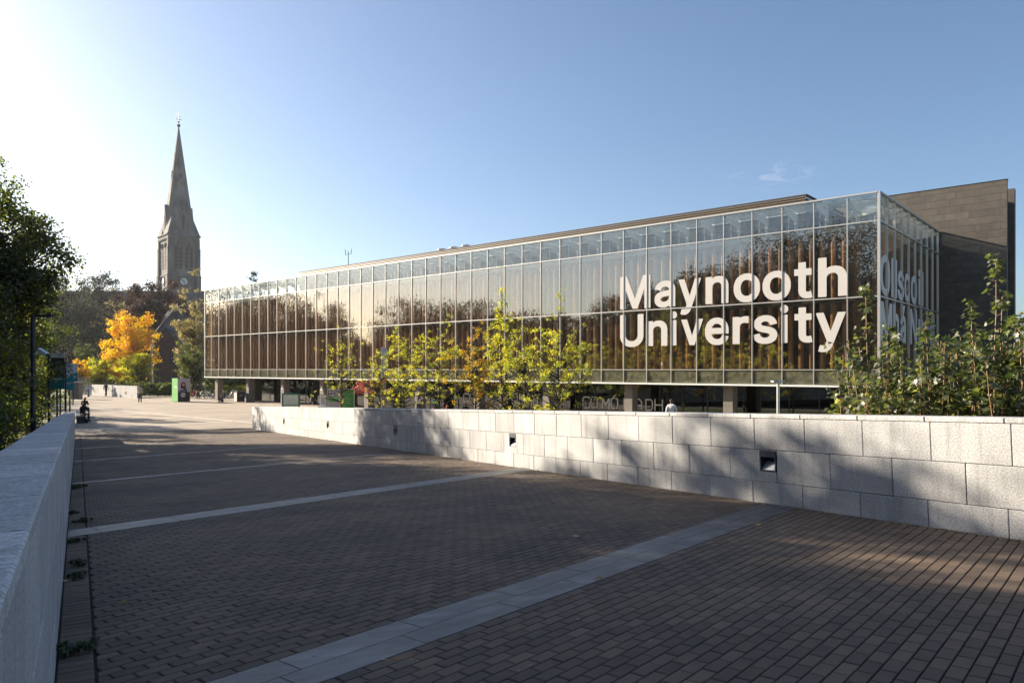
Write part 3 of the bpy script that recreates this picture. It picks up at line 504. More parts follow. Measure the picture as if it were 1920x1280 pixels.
# ------------------------------------------------------------------ the glass library building
lib = empty('university_building', MF, 'long glass fronted building with white lettering over timber fins and a dark stone wall behind', 'building')
G_MAIN = glassmat('facade_glass', (.93, .91, .86), 2.5, dirt=.014, dcol=(.62, .60, .55), refl=(1, .955, .89))
G_TOP = glassmat('top_glass', (.93, .95, .94), 1.8, dirt=.03, dcol=(.62, .63, .60))
G_LOW = glassmat('low_glass', (.80, .80, .72), 1.5, dirt=.22, dcol=(.38, .37, .27), dscale=3)
G_GROUND = glassmat('ground_floor_glass', (.55, .58, .56), 1.9)
G_ROOF = mat('frosted_roof_glass', (.72, .77, .78), .5)
K = [0.0] + [1.47 + 1.656 * i for i in range(41)] + [69.18]
ZR = [2.62, 3.42, 7.07, 10.81, 12.21]
rnd = random.Random(11)
pcache = {}
def pane(wd, hz, m, M0):
    key = (round(wd, 3), round(hz, 3), m.name)
    if key not in pcache: pcache[key] = MB().box(-wd / 2, wd / 2, 0, .018, -hz / 2, hz / 2).mesh('pane', m)
    inst('pane', pcache[key], lib, M=M0)
def fill_row(x0, x1, face):          # face 'f': front; 'r': right return; 'l': left return
    for j in range(4):
        m = (G_LOW, G_MAIN, G_MAIN, G_TOP)[j]
        wd = abs(x1 - x0) - .05; hz = ZR[j + 1] - ZR[j] - .05; zc = (ZR[j] + ZR[j + 1]) / 2
        jit = Matrix.Rotation(R_(rnd.uniform(-.12, .12)), 4, 'Z') @ Matrix.Rotation(R_(rnd.uniform(-.10, .10)), 4, 'X')
        if face == 'f': M0 = Matrix.Translation(((x0 + x1) / 2, 0.01, zc)) @ jit
        elif face == 'r': M0 = Matrix.Translation((-0.01, (x0 + x1) / 2, zc)) @ Matrix.Rotation(R_(90), 4, 'Z') @ jit
        else: M0 = Matrix.Translation((-69.17, (x0 + x1) / 2, zc)) @ Matrix.Rotation(R_(-90), 4, 'Z') @ jit
        pane(wd, hz, m, M0)
for i in range(len(K) - 1): fill_row(-K[i + 1], -K[i], 'f')
YE = [1.544 * i for i in range(10)]
for i in range(9): fill_row(YE[i], YE[i + 1], 'r')
for i in range(5): fill_row(YE[i], YE[i + 1], 'l')
mul = MB().box(-.022, .022, -.045, .09, ZR[0], ZR[4]).mesh('mullion', M_ALU)
for k in K[1:-1]: inst('mullion', mul, lib, (-k, 0, 0))
for y in YE[1:]: inst('mullion', mul, lib, (0, y, 0), R_(90))
for y in YE[1:6]: inst('mullion', mul, lib, (-69.18, y, 0), R_(-90))
MB().box(-.05, .07, -.075, .06, ZR[0] - .02, ZR[4] + .05).obj('corner_post', M_ALU, lib)
MB().box(-.05, .04, -.06, .06, ZR[0] - .02, ZR[4] + .05).obj('corner_post', M_ALU, lib, loc=(-69.18, 0, 0))
for z, h, o_ in ((ZR[1], .022, .05), (ZR[2], .028, .05), (ZR[3], .026, .05)):
    MB().box(-69.12, -.055, -o_, .085, z - h, z + h).obj('transom', M_ALU, lib)
    MB().box(-.085, o_, .065, 13.88, z - h, z + h).obj('transom', M_ALU, lib)
    MB().box(-69.18 - o_, -69.18 + .085, .065, 7.7, z - h, z + h).obj('transom', M_ALU, lib)
MB().box(-69.12, -.055, -.09, .12, ZR[4] - .03, ZR[4] + .045).obj('top_rail', M_ALU, lib)
MB().box(-.12, .09, .065, 13.88, ZR[4] - .03, ZR[4] + .045).obj('top_rail', M_STEEL, lib)
MB().box(-69.25, -69.06, .065, 7.7, ZR[4] - .03, ZR[4] + .045).obj('top_rail', M_STEEL, lib)
MB().box(-69.2, .05, -.11, .15, ZR[0] - .09, ZR[0]).obj('bottom_rail', M_WHITE, lib)
MB().box(-.12, .09, .155, 13.88, ZR[0] - .09, ZR[0]).obj('bottom_rail', M_STEEL, lib)
# soffit, floor edge, inner walls
MB().box(-69.1, -.1, .16, 13.8, ZR[0] - .05, ZR[0] + .1).obj('soffit', M_SOFF, lib)
MB().box(-69.0, -.2, .38, .9, ZR[0] + .11, ZR[1] - .06).obj('floor_edge', mat('floor_edge', (.135, .125, .085), .8, var=.3, scale=2), lib)
MB().box(-.9, -.38, .91, 13.8, ZR[0] + .11, ZR[1] - .06).obj('floor_edge', mat('floor_edge', (.135, .125, .085)), lib)
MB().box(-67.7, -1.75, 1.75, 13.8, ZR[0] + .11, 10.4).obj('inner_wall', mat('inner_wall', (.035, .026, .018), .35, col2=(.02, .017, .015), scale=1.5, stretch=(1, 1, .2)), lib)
MB().box(-67.7, -.3, .2, 1.7, 6.93, 7.05).box(-1.7, -.3, 1.75, 13.8, 6.93, 7.05).obj('walkway', mat('walkway', (.10, .09, .075), .7), lib)
MB().box(-68.4, -.25, .16, 2.15, 10.52, 10.74).box(-2.2, -.25, 2.2, 13.8, 10.52, 10.74).obj('maintenance_ledge', mat('ledge_paint', (.50, .54, .56), .5), lib)
MB().box(-54.2, -4.5, 2.45, 13.8, 10.42, 13.12).obj('plant_room', mat('plant_room_wall', (.24, .235, .225), .7), lib)
MB().box(-67.7, -2.3, 2.3, 13.8, 10.41, 10.7).obj('roof', mat('roof_membrane', (.20, .20, .20), .8), lib)
# fins
n = 14; prof = []
for i in range(n):
    t = 2 * math.pi * i / n; prof.append((.125 * math.copysign(abs(math.cos(t)) ** .7, math.cos(t)), .17 * math.copysign(abs(math.sin(t)) ** .8, math.sin(t))))
fin_lo = MB().prism(prof, 3.46, 6.86).mesh('fin', M_WOOD); fin_hi = MB().prism(prof, 7.12, 10.46).mesh('fin', M_WOOD)
fins = MB(); cnt = 0
for i in range(1, len(K) - 2):
    for f_ in (.18, .52, .86):
        k = K[i] + (K[i + 1] - K[i]) * f_
        for me in (fin_lo, fin_hi):
            cnt += 1
            if cnt <= 246: inst('fin', me, lib, (-k, .62, 0), R_(rnd.uniform(-14, 10)))
            else: fins.prism([(x - k, y + .62) for x, y in prof], *((3.46, 6.86) if me is fin_lo else (7.12, 10.46)))
for i in range(1, 9):
    for f_ in (.2, .53, .86):
        for me in (fin_lo, fin_hi): inst('fin', me, lib, (-.62, YE[i] + 1.544 * f_, 0), R_(90))
if fins.v: fins.obj('fin', M_WOOD, lib)
MB().box(-1.62, -.98, .56, .62, 3.46, 6.86).box(-1.62, -.98, .56, .62, 7.12, 10.46).obj('timber_corner_panel', M_WOOD2, lib)
MB().box(-68.35, -68.29, .7, 1.7, 3.46, 6.86).box(-68.35, -68.29, .7, 1.7, 7.12, 10.46).obj('timber_corner_panel', M_WOOD2, lib)
# roof bay: beams, posts, frosted roof panes
beam = MB().add([(-.055, .1, 11.98), (.055, .1, 11.98), (.055, 2.2, 11.62), (-.055, 2.2, 11.62), (-.055, .1, 12.14), (.055, .1, 12.14), (.055, 2.2, 12.1), (-.055, 2.2, 12.1)],
                [(0, 3, 2, 1), (4, 5, 6, 7), (0, 1, 5, 4), (1, 2, 6, 5), (2, 3, 7, 6), (3, 0, 4, 7)]).mesh('roof_beam', M_WHITE)
post = MB().box(-.08, .08, 1.98, 2.18, 10.75, 11.66).box(-.02, .02, .95, .99, 10.75, 11.9).mesh('roof_post', M_STEEL)
brk = MB().add([(-.04, .1, 10.7), (.04, .1, 10.7), (.04, 1.0, 10.35), (-.04, 1.0, 10.35), (-.04, .1, 10.78), (.04, .1, 10.78), (.04, 1.0, 10.5), (-.04, 1.0, 10.5)],
               [(0, 3, 2, 1), (4, 5, 6, 7), (0, 1, 5, 4), (1, 2, 6, 5), (2, 3, 7, 6), (3, 0, 4, 7)]).mesh('bracket', M_STEEL)
gr = glassmat('clear_roof_glass', (.78, .84, .85), 1.5, dirt=.35, dcol=(.75, .80, .82))
for i in range(len(K) - 1):
    inst('roof_beam', beam, lib, (-K[i] - (.12 if i == 0 else 0), 0, 0)); inst('roof_post', post, lib, (-K[i] - (.12 if i == 0 else 0), 0, 0)); inst('bracket', brk, lib, (-K[i] - (.12 if i == 0 else 0), 0, 0))
    MB().box(-K[i + 1] + .06, -K[i] - .06, .14, 2.3, 12.145, 12.165).obj('roof_pane', gr, lib)
for y in YE[2:]:
    inst('roof_beam', beam, lib, (0, y, 0), R_(90)); inst('roof_post', post, lib, (0, y, 0), R_(90))
    MB().box(-2.3, -.14, y - 1.5, y - .06, 12.145, 12.165).obj('roof_pane', gr, lib)
MB().box(-54.4, -4.3, 2.2, 2.3, 12.14, 12.2).obj('roof_edge_beam', M_WHITE, lib)
# louvre screen
sl = [(0, 0), (.012, .078), (.10, .088), (.105, .076), (.022, .066), (.010, -.002)]
for i in range(18):
    z = 10.86 + i * .128
    v = [(-54.4, 2.30 + a, z + b) for a, b in sl] + [(-4.31, 2.30 + a, z + b) for a, b in sl]
    MB().add(v, [tuple(range(6)), tuple(range(11, 5, -1))] + [(j, 6 + j, 6 + (j + 1) % 6, (j + 1) % 6) for j in range(6)]).obj('louvre_slat', M_LOUV, lib)
    v = [(-4.28 - a, 2.44, z + b) for a, b in sl] + [(-4.28 - a, 9.0, z + b) for a, b in sl]
    MB().add(v, [tuple(range(5, -1, -1)), tuple(range(6, 12))] + [(j, (j + 1) % 6, 6 + (j + 1) % 6, 6 + j) for j in range(6)]).obj('louvre_slat', M_LOUV, lib)
MB().box(-54.45, -4.25, 2.27, 2.47, 13.16, 13.20).box(-4.5, -4.25, 2.48, 9.0, 13.16, 13.2).obj('louvre_cap', M_LOUV, lib)
# ground floor: columns, recessed glazing, interior
col_me = MB().bbox(-.29, .29, .55, 1.2, 0.0, ZR[0] - .055, .012).mesh('column', M_CONC)
for i in range(11): inst('column', col_me, lib, (-(1.47 + 6.624 * i), 0, 0))
MB().box(-1.75, -.95, 2.4, 6.5, 0, ZR[0] - .055).obj('end_wall', M_CONC, lib)
YG = 2.5
gme = MB().box(-.80, .80, 0, .02, .09, ZR[0] - .08).mesh('shopfront_pane', G_GROUND)
gmu = MB().box(-.026, .026, -.03, .07, .0, ZR[0] - .055).mesh('shopfront_mullion', M_DARKMET)
nb = int((63.0 - 2.0) / 1.656)
for i in range(nb):
    x = -(2.0 + 1.656 * i); inst('shopfront_mullion', gmu, lib, (x, YG, 0)); inst('shopfront_pane', gme, lib, (x - .828, YG, 0), R_(rnd.uniform(-.1, .1)))
MB().box(-63.0, -1.8, YG - .02, YG + .06, 0, .085).obj('sill', M_DARKMET, lib)
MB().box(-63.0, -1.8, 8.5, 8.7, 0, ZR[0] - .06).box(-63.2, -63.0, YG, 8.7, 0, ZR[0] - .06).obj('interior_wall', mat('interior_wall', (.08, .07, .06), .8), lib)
for i in range(16):
    k = 6 + i * 3.7 + rnd.uniform(-.8, .8); y0 = rnd.uniform(5, 7.8)
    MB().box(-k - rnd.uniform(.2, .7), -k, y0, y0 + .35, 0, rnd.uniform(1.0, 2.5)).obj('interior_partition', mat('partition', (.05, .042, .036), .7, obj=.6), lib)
for k, z in ((1.47, 1.25), (1.47 + 6.624 * 8, 1.5), (1.47 + 6.624 * 9, 1.6), (1.47 + 6.624 * 7, 1.5)):
    MB().box(-k - .12, -k + .12, .53, .548, z, z + .36).obj('notice', M_WHITE, lib)
# low service doors and warning sign text lines on the near column
for j in range(5): MB().box(-1.56, -1.56 + (.16, .12, .17, .1, .15)[j], .525, .531, 1.53 - j * .055, 1.545 - j * .055).obj('notice_text', mat('red_print', (.5, .08, .06), .6), lib)
# the dark stone wall
YS = 13.92
MB().box(-22, 3.66, YS + .03, YS + .42, 0, 14.93).obj('stone_wall_core', M_STONE, lib)
cacheS = {}
row = 0; z = .1
while z < 14.9:
    h = min(.44, 14.95 - z); x = 3.67; first = True
    off = (.0, .75, .35, 1.05)[row % 4]
    while x > -4.6:
        ln = 1.36 if not first else 1.36 - off
        first = False
        if ln > .1 and z > 1.2:
            key = (round(ln, 2), round(h, 2))
            if key not in cacheS: cacheS[key] = MB().bbox(-ln / 2 + .004, ln / 2 - .004, 0, .034, .004, h - .004, .004).mesh('cladding_stone', M_STONE)
            inst('cladding_stone', cacheS[key], lib, (x - ln / 2, YS - .006 + rnd.uniform(-.002, .002), z))
        x -= ln
    z += h; row += 1
MB().box(-22, 3.69, YS - .03, YS + .45, 14.955, 14.99).obj('wall_cap', M_DARKMET, lib)
MB().box(-22, 3.0, YS + .43, 16.9, 0, 14.3).obj('rear_volume', M_STONE_I, lib)
MB().box(-22, 3.72, 16.91, 17.5, 0, 14.97).obj('rear_stone_wall', M_STONE_I, lib)
# roof fittings
def lathe(mb, prof, n=12, c=(0, 0)):
    k = len(prof); vs = [(c[0] + r * math.cos(2 * math.pi * j / n), c[1] + r * math.sin(2 * math.pi * j / n), z) for r, z in prof for j in range(n)]
    fs = [(i * n + j, i * n + (j + 1) % n, (i + 1) * n + (j + 1) % n, (i + 1) * n + j) for i in range(k - 1) for j in range(n)]
    return mb.add(vs, fs)
def kx(px, b):                        # facade coordinate seen in column px at depth b behind the facade plane
    r = (px - 960) / F
    return ((18.14 + .653 * b) - r * (36 + .757 * b)) / (.757 + .653 * r)
for px in (829, 851, 874):
    b = 5.0; k = kx(px, b); g_ = MB()
    lathe(g_, [(.0, 13.0), (.14, 13.0), (.14, 13.72), (.16, 13.74), (.42, 13.8), (.42, 13.9), (.1, 14.0), (0, 14.0)], 12, (-k, b)); g_.obj('roof_vent', M_STEEL, lib, smooth=False)
k = kx(653, 4); g_ = MB().tube([(-k, 4, 12.8), (-k, 4, 14.9)], .035).tube([(-k - .45, 4, 14.6), (-k + .45, 4, 14.6)], .025).tube([(-k - .45, 4, 14.6), (-k - .5, 4, 15.1)], .03).tube([(-k + .45, 4, 14.6), (-k + .5, 4, 15.05)], .03)
g_.obj('weather_mast', M_DARKMET, lib)

# ------------------------------------------------------------------ lettering on the glass
GL = {}
def load_glyphs():
    import ast
    return ast.literal_eval(GLYPH_DATA)
from mathutils.geometry import tessellate_polygon
def inside(p, q):
    c = False; n = len(q)
    for i in range(n):
        a, b = q[i], q[i - 1]
        if (a[1] > p[1]) != (b[1] > p[1]) and p[0] < (b[0] - a[0]) * (p[1] - a[1]) / (b[1] - a[1]) + a[0]: c = not c
    return c
def letter_mesh(name, contours, fx, fz, front, back, m, mapf):
    mb = MB()
    sarea = lambda p: sum(p[i][0] * p[(i + 1) % len(p)][1] - p[(i + 1) % len(p)][0] * p[i][1] for i in range(len(p)))
    sg = 1 if sarea(max(contours, key=lambda p: abs(sarea(p)))) > 0 else -1
    for i, q in enumerate(contours):
        if sarea(q) * sg < 0: continue
        grp = [q] + [o for o in contours if sarea(o) * sg < 0 and inside(o[0], q)]
        back -= .002; front -= .002
        tri = tessellate_polygon([[Vector((p[0], p[1], 0)) for p in g] for g in grp])
        allp = [p for g in grp for p in g]; n = len(allp)
        vs = [mapf(fx(p[0]), fz(p[1]), front) for p in allp] + [mapf(fx(p[0]), fz(p[1]), back) for p in allp]
        fs = [tuple(t) for t in tri] + [tuple(n + a for a in t[::-1]) for t in tri]
        o_ = 0
        for g in grp:
            for a in range(len(g)): b = (a + 1) % len(g); fs.append((o_ + a, o_ + b, n + o_ + b, n + o_ + a))
            o_ += len(g)
        mb.add(vs, fs)
    me = mb.mesh(name, m); bm_ = bmesh.new(); bm_.from_mesh(me); bmesh.ops.recalc_face_normals(bm_, faces=bm_.faces); bm_.to_mesh(me); bm_.free()
    return me
CAPH = .529; BASE = -.020
def word(chars, ranges, base, top, face):
    for ch, (p0, p1) in zip(chars, ranges):
        cs = GLY['l' if ch == 'l' else ch]
        xs = [p[0] for q in cs for p in q]; a, b = min(xs), max(xs)
        fx = lambda x, a=a, b=b, p0=p0, p1=p1: p0 + (x - a) / (b - a) * (p1 - p0)
        fz = lambda y: base + (y - (-.02)) / (CAPH + .02) * (top - base)
        mapf = (lambda x, z, y: (x, y, z)) if face == 'f' else (lambda x, z, y: (-y, x, z))
        me = letter_mesh('letter', cs, fx, fz, -.012, -.004, M_LETTER, mapf)
        inst('letter', me, lib)
def kf(cx): return -kx(1120 + cx / 3.84, 0)
GLY = load_glyphs()
GLY['l'] = [[(0.03, -.02), (.14, -.02), (.14, .529), (.03, .529)]]
word('Maynooth', [(kf(a), kf(b)) for a, b in ((165, 383), (413, 562), (585, 748), (780, 945), (982, 1172), (1190, 1393), (1418, 1550), (1590, 1797))], 7.19, 9.22, 'f')
word('University', [(kf(a), kf(b)) for a, b in ((165, 333), (360, 505), (530, 574), (605, 762), (776, 946), (975, 1090), (1120, 1297), (1320, 1375), (1420, 1550), (1573, 1790))], 4.86, 6.84, 'f')
def mf_(cx):
    r = (1600 + cx / 4 - 960) / F; return (36 * r - 18.14) / (.653 - .757 * r)
word('Ollscoil', [(mf_(a), mf_(b)) for a, b in ((203, 275), (283, 300), (307, 326), (331, 378), (382, 422), (430, 475), (486, 500))] + [(mf_(500) + .35, mf_(500) + .8)], 7.19, 9.22, 'r')
mm = mf_(520)
word('MháNuad', [(mf_(a), mf_(b)) for a, b in ((205, 290), (298, 340), (350, 392), (425, 475), (487, 520))] + [(mm + .25, mm + 1.55), (mm + 1.8, mm + 3.2)], 4.86, 6.84, 'r')
# stencil words on the ground floor glass: thin bars of each letter
SEG = {'C': [((1, .92), (.85, 1), (.2, 1), (0, .85), (0, .58)), ((0, .42), (0, .15), (.2, 0), (.85, 0), (1, .08))],
       'O': [((.42, 1), (.2, 1), (0, .85), (0, .15), (.2, 0), (.42, 0)), ((.58, 0), (.8, 0), (1, .15), (1, .85), (.8, 1), (.58, 1))],
       'M': [((0, 0), (0, 1)), ((.08, .95), (.5, .35), (.92, .95)), ((1, 1), (1, 0))],
       'E': [((1, 1), (0, 1), (0, .55)), ((0, .45), (0, 0), (1, 0)), ((.1, .5), (.8, .5))],
       'R': [((0, 0), (0, 1), (.8, 1), (1, .85), (1, .6), (.8, .48), (.1, .48)), ((.5, .4), (1, 0))],
       'A': [((0, 0), (0, .7), (.3, 1)), ((.4, 1), (.7, 1), (1, .7), (1, 0)), ((.12, .4), (.88, .4))],
       'T': [((0, 1), (.44, 1)), ((.56, 1), (1, 1)), ((.5, .9), (.5, 0))],
       'D': [((0, 0), (0, 1), (.45, 1)), ((.58, 1), (.8, 1), (1, .8), (1, .2), (.8, 0), (0, 0))],
       'H': [((0, 0), (0, 1)), ((1, 0), (1, 1)), ((.1, .5), (.9, .5))],
       '´': [((.35, 1.15), (.75, 1.32))], '-': [((.3, 1.2), (.8, 1.2))]}
def stencil(ch, px0, px1, y0, y1):
    b = YG - .03; ka, kb = kx(px0, b), kx(px1, b); t = 36 + .653 * (ka + kb) / 2 + .757 * b
    zb, zt2 = zt(y1, t), zt(y0, t); m_ = MB(); hw = .042
    for poly in SEG[ch]:
        for (a, c), (d, e) in zip(poly[:-1], poly[1:]):
            p = Vector((-ka + (ka - kb) * a, zb + (zt2 - zb) * c)); q = Vector((-ka + (ka - kb) * d, zb + (zt2 - zb) * e))
            dd = (q - p).normalized(); nn = Vector((-dd.y, dd.x)) * hw; p = p - dd * hw * .6; q = q + dd * hw * .6
            cs = [p - nn, q - nn, q + nn, p + nn]
            m_.add([(v.x, b, v.y) for v in cs] + [(v.x, b + .006, v.y) for v in cs], [(0, 1, 2, 3), (7, 6, 5, 4), (0, 4, 5, 1), (1, 5, 6, 2), (2, 6, 7, 3), (3, 7, 4, 0)])
    m_.obj('letter', mat('grey_vinyl', (.85, .86, .84), .6), lib)
for a in (('C', 869, 879, 738, 753), ('O', 881, 891, 738, 753), ('M', 911, 922, 741, 755), ('E', 930, 938, 739, 756), ('M', 941, 951, 739, 756), ('O', 960, 970, 738, 757), ('R', 974, 983, 738, 757), ('A', 990, 1001, 740, 759), ('T', 1003, 1013, 740, 759),
          ('C', 1093, 1105, 744, 764), ('O', 1108, 1120, 744, 764), ('M', 1130, 1142, 747, 765), ('O', 1146, 1158, 746, 765), ('´', 1146, 1158, 746, 765), ('R', 1170, 1182, 747, 766), ('A', 1190, 1203, 748, 767), ('D', 1211, 1223, 749, 769), ('H', 1228, 1242, 749, 769)): stencil(*a)

# ------------------------------------------------------------------ vegetation
L_GREEN = leafmat('leaf_dark_green', (.028, .042, .009), (.075, .095, .016), (.19, .18, .025), .6)
L_MID = leafmat('leaf_mid_green', (.04, .055, .012), (.075, .095, .018), (.14, .14, .025), .5)
L_YEL = leafmat('leaf_yellow_green', (.13, .16, .02), (.32, .31, .035), (.50, .42, .045), .6, 1.1)
L_GOLD = leafmat('leaf_gold', (.24, .20, .02), (.38, .24, .02), (.46, .22, .02), .5, 1.1)
L_ORANGE = leafmat('leaf_orange', (.44, .33, .035), (.52, .29, .025), (.48, .19, .02), .5, .5)
L_DARK = leafmat('leaf_far_dark', (.020, .024, .012), (.032, .036, .018), (.05, .05, .024), .3, .3)
L_PURP = leafmat('leaf_copper_beech', (.028, .014, .012), (.05, .026, .018), (.085, .04, .022), .3, .4)
L_PALE = leafmat('leaf_pale_autumn', (.12, .11, .04), (.22, .18, .07), (.34, .26, .12), .5, .9)
L_PARK = leafmat('leaf_park_brown_shaded', (.012, .012, .006), (.022, .020, .009), (.045, .036, .014), .35, .3)  # brown green, darkened in the colour itself to stand for crowns in shade
L_MAPLE = leafmat('leaf_maple', (.035, .052, .012), (.075, .095, .020), (.26, .27, .07), .5, 2.5, .08)
L_RED = leafmat('leaf_red', (.25, .06, .04), (.40, .12, .10), (.45, .25, .2), .4, 2.5)

def leaf_cloud(name, cen, rad, nl, size, m, seed, tri=False, flat=.55):
    """small folded leaves spread through clumps"""
    g = np.random.default_rng(seed)
    cen = np.asarray(cen, float); rad = np.asarray(rad, float)
    wgt = rad ** 2; idx = g.choice(len(cen), nl, p=wgt / wgt.sum())
    d = g.normal(size=(nl, 3)); d /= np.linalg.norm(d, axis=1)[:, None]
    r = (g.random(nl) ** .5)[:, None] * rad[idx][:, None] * (1 + .25 * g.normal(size=(nl, 1)))
    off = d * r; off[:, 2] *= .75
    P = cen[idx] + off
    nrm = d * .5 + g.normal(size=(nl, 3)) * .6; nrm[:, 2] += flat; nrm /= np.linalg.norm(nrm, axis=1)[:, None]
    a = np.cross(nrm, g.normal(size=(nl, 3))); a /= np.linalg.norm(a, axis=1)[:, None] + 1e-9
    b = np.cross(nrm, a)
    s = (size * (.6 + .8 * g.random(nl)))[:, None]
    V = np.empty((nl, 4, 3))
    V[:, 0] = P - a * s * .5; V[:, 2] = P + a * s * .5
    V[:, 1] = P + b * s * .33 + nrm * s * .12; V[:, 3] = P - b * s * .33 + nrm * s * .12
    base = (np.arange(nl) * 4)[:, None]
    Fc = np.concatenate([base + np.array([0, 1, 2]), base + np.array([0, 2, 3])], axis=0)
    return npmesh(name, V.reshape(-1, 3), Fc, m)

def crown_clumps(g, n, rx, ry, rz, zc, rc, shape='ball', lob=.22):
    ph = g.random(6) * 6.28
    C_, Rr = [], []
    while len(C_) < n:
        d = g.normal(size=3); d /= np.linalg.norm(d)
        th = math.atan2(d[1], d[0])
        bump = 1 + lob * (math.sin(2 * th + ph[0]) * .5 + math.sin(3 * th + ph[1] + 2 * d[2]) * .5 + math.sin(5 * d[2] + ph[2] + th) * .5)
        r = (g.random() ** .42) * bump
        if shape == 'cone' : w_ = max(.12, .95 - .75 * (d[2] * r + .5)) ; x, y, z = d[0] * r * rx * w_ * 1.3, d[1] * r * ry * w_ * 1.3, d[2] * r * rz
        elif shape == 'egg': w_ = 1.0 - .38 * max(0, d[2] * r); x, y, z = d[0] * r * rx * w_, d[1] * r * ry * w_, d[2] * r * rz
        else: x, y, z = d[0] * r * rx, d[1] * r * ry, d[2] * r * rz
        C_.append((x, y, zc + z)); Rr.append(rc * (.6 + .8 * g.random()) * (1.15 - .35 * min(1, r)))
    return C_, Rr

def limbs(mb, g, base_h, tr, cl, zc, trunk_top, nl, lean=(0, 0), sides=6):
    top = Vector((lean[0], lean[1], trunk_top))
    pts = []; k = 7
    for i in range(k + 1):
        t = i / k; pts.append(Vector((lean[0] * t * t + g.normal() * .03 * (i > 0), lean[1] * t * t + g.normal() * .03 * (i > 0), -.3 + (trunk_top + .3) * t)))
    rads = [tr * (1.35 if i == 0 else 1) * (1 - .82 * (i / k)) + .008 for i in range(k + 1)]
    mb.tube(pts, rads, 8 if tr > .08 else 6)
    sel = g.choice(len(cl), min(nl, len(cl)), replace=False)
    for i in sel:
        c = Vector(cl[i]); hh = max(base_h, min(trunk_top * .97, c.z - (c.xy - top.xy).length * (.45 + .3 * g.random())))
        t = max(0, min(1, (hh + .3) / (trunk_top + .3))); seg = t * k; a = int(min(seg, k - 1)); f_ = seg - a
        st = pts[a].lerp(pts[a + 1], f_); r0 = (rads[a] * (1 - f_) + rads[a + 1] * f_) * .55
        mid = st.lerp(c, .5) + Vector((g.normal(), g.normal(), g.normal() * .4)) * (c - st).length * .07 + Vector((0, 0, -.04 * (c - st).length))
        mb.tube([st, mid, c], [r0, r0 * .6, max(.004, r0 * .2)], 4, cap=False)

TREE_MESH = {}
def tree(name, label, loc, H, rx, rz, lm, leaf, ncl, nleaf, seed, base=None, tr=.15, rc=None, shape='ball', group=None, cat='tree', ry=None, nl=None, rz_=0, lean=(0, 0), lob=.22, key=None, topf=.8, flat=.55, trunk_mat=None, extra=None):
    root = empty(name, Matrix.Translation(Vector(loc)) @ Matrix.Rotation(rz_, 4, 'Z'), label, cat, group)
    if key and key in TREE_MESH: tm, cm = TREE_MESH[key]
    else:
        g = np.random.default_rng(seed)
        zc = H - rz; rc = rc or rx * .28
        cl, rr = crown_clumps(g, ncl, rx, ry or rx, rz, zc, rc, shape, lob)
        cl = [(c[0] + lean[0] * max(0, c[2]) / H, c[1] + lean[1] * max(0, c[2]) / H, c[2]) for c in cl]
        if extra:
            for (ex, ey, ez, er) in extra: cl.append((ex, ey, ez)); rr.append(er)
        mb = MB(); limbs(mb, g, base if base is not None else max(.5, (zc - rz) * .9), tr, cl, zc, H * topf, nl or len(cl), lean)
        tm = mb.mesh('trunk', trunk_mat or M_BARK, smooth=True); cm = leaf_cloud('crown', cl, rr, nleaf, leaf, lm, seed + 1, flat=flat)
        if key: TREE_MESH[key] = (tm, cm)
    inst('trunk', tm, root); inst('crown', cm, root)
    return root

# --- the bank on the left of the ramp: tall trees shading it (their tops cut the light into patches)
g0 = random.Random(3)
BK = 'trees on the bank left of the ramp'
def sp(px, t, z=-.05): return gp(px, t, z)
tree('tall_tree', 'tallest bank tree, dark green with an airy top, at the left edge', sp(-34, 30), zt(262, 30), 2.7, 5.0, L_GREEN, .14, 150, 21000, 21, tr=.22, rc=.75, shape='egg', group=BK, base=2.5)
tree('tall_tree', 'broad leafy tree just right of the tallest bank tree, rounded crown against the white sky', sp(26, 31), zt(372, 31), 2.0, 3.3, L_GREEN, .14, 110, 16000, 22, tr=.18, rc=.7, group=BK, base=2.5)
tree('tall_tree', 'dark tree behind the black lamp post, crown reaching down to the bank', sp(10, 46), 10.2, 3.6, 4.8, L_GREEN, .16, 90, 13000, 23, tr=.2, rc=.8, group=BK, base=1.5)
tree('understorey_tree', 'sunlit green and yellow low tree behind the first banner', sp(66, 54), 6.3, 1.8, 3.0, L_MID, .15, 60, 8000, 24, tr=.1, rc=.6, group=BK, base=.8)
for i, (px, t, h, r, lab) in enumerate([(-110, 20, 5.4, 1.9, 'dark bank shrub hanging over the near part of the left wall'), (-40, 26, 6.0, 2.0, 'dark bank shrub left of the lamp post foot'), (2, 31, 5.8, 1.6, 'dark leafy shrub right behind the lamp post'), (34, 39, 5.4, 1.5, 'dark shrub between lamp post and first banner pole'), (58, 47, 4.4, 1.3, 'low shrub behind the foot of the first banner pole'), (-170, 16, 4.4, 1.6, 'dark shrub in the lower left corner beyond the coping'), (-40, 36, 6.5, 2.4, 'dense bush under the tallest bank tree')]):
    tree('bank_shrub', lab, sp(px, t), h, r, h * .52, (L_GREEN, L_GREEN, L_MID)[i % 3], .13, 55, 8500, 40 + i, tr=.05, rc=.6, group='shrubs on the bank', cat='shrub', base=.2)

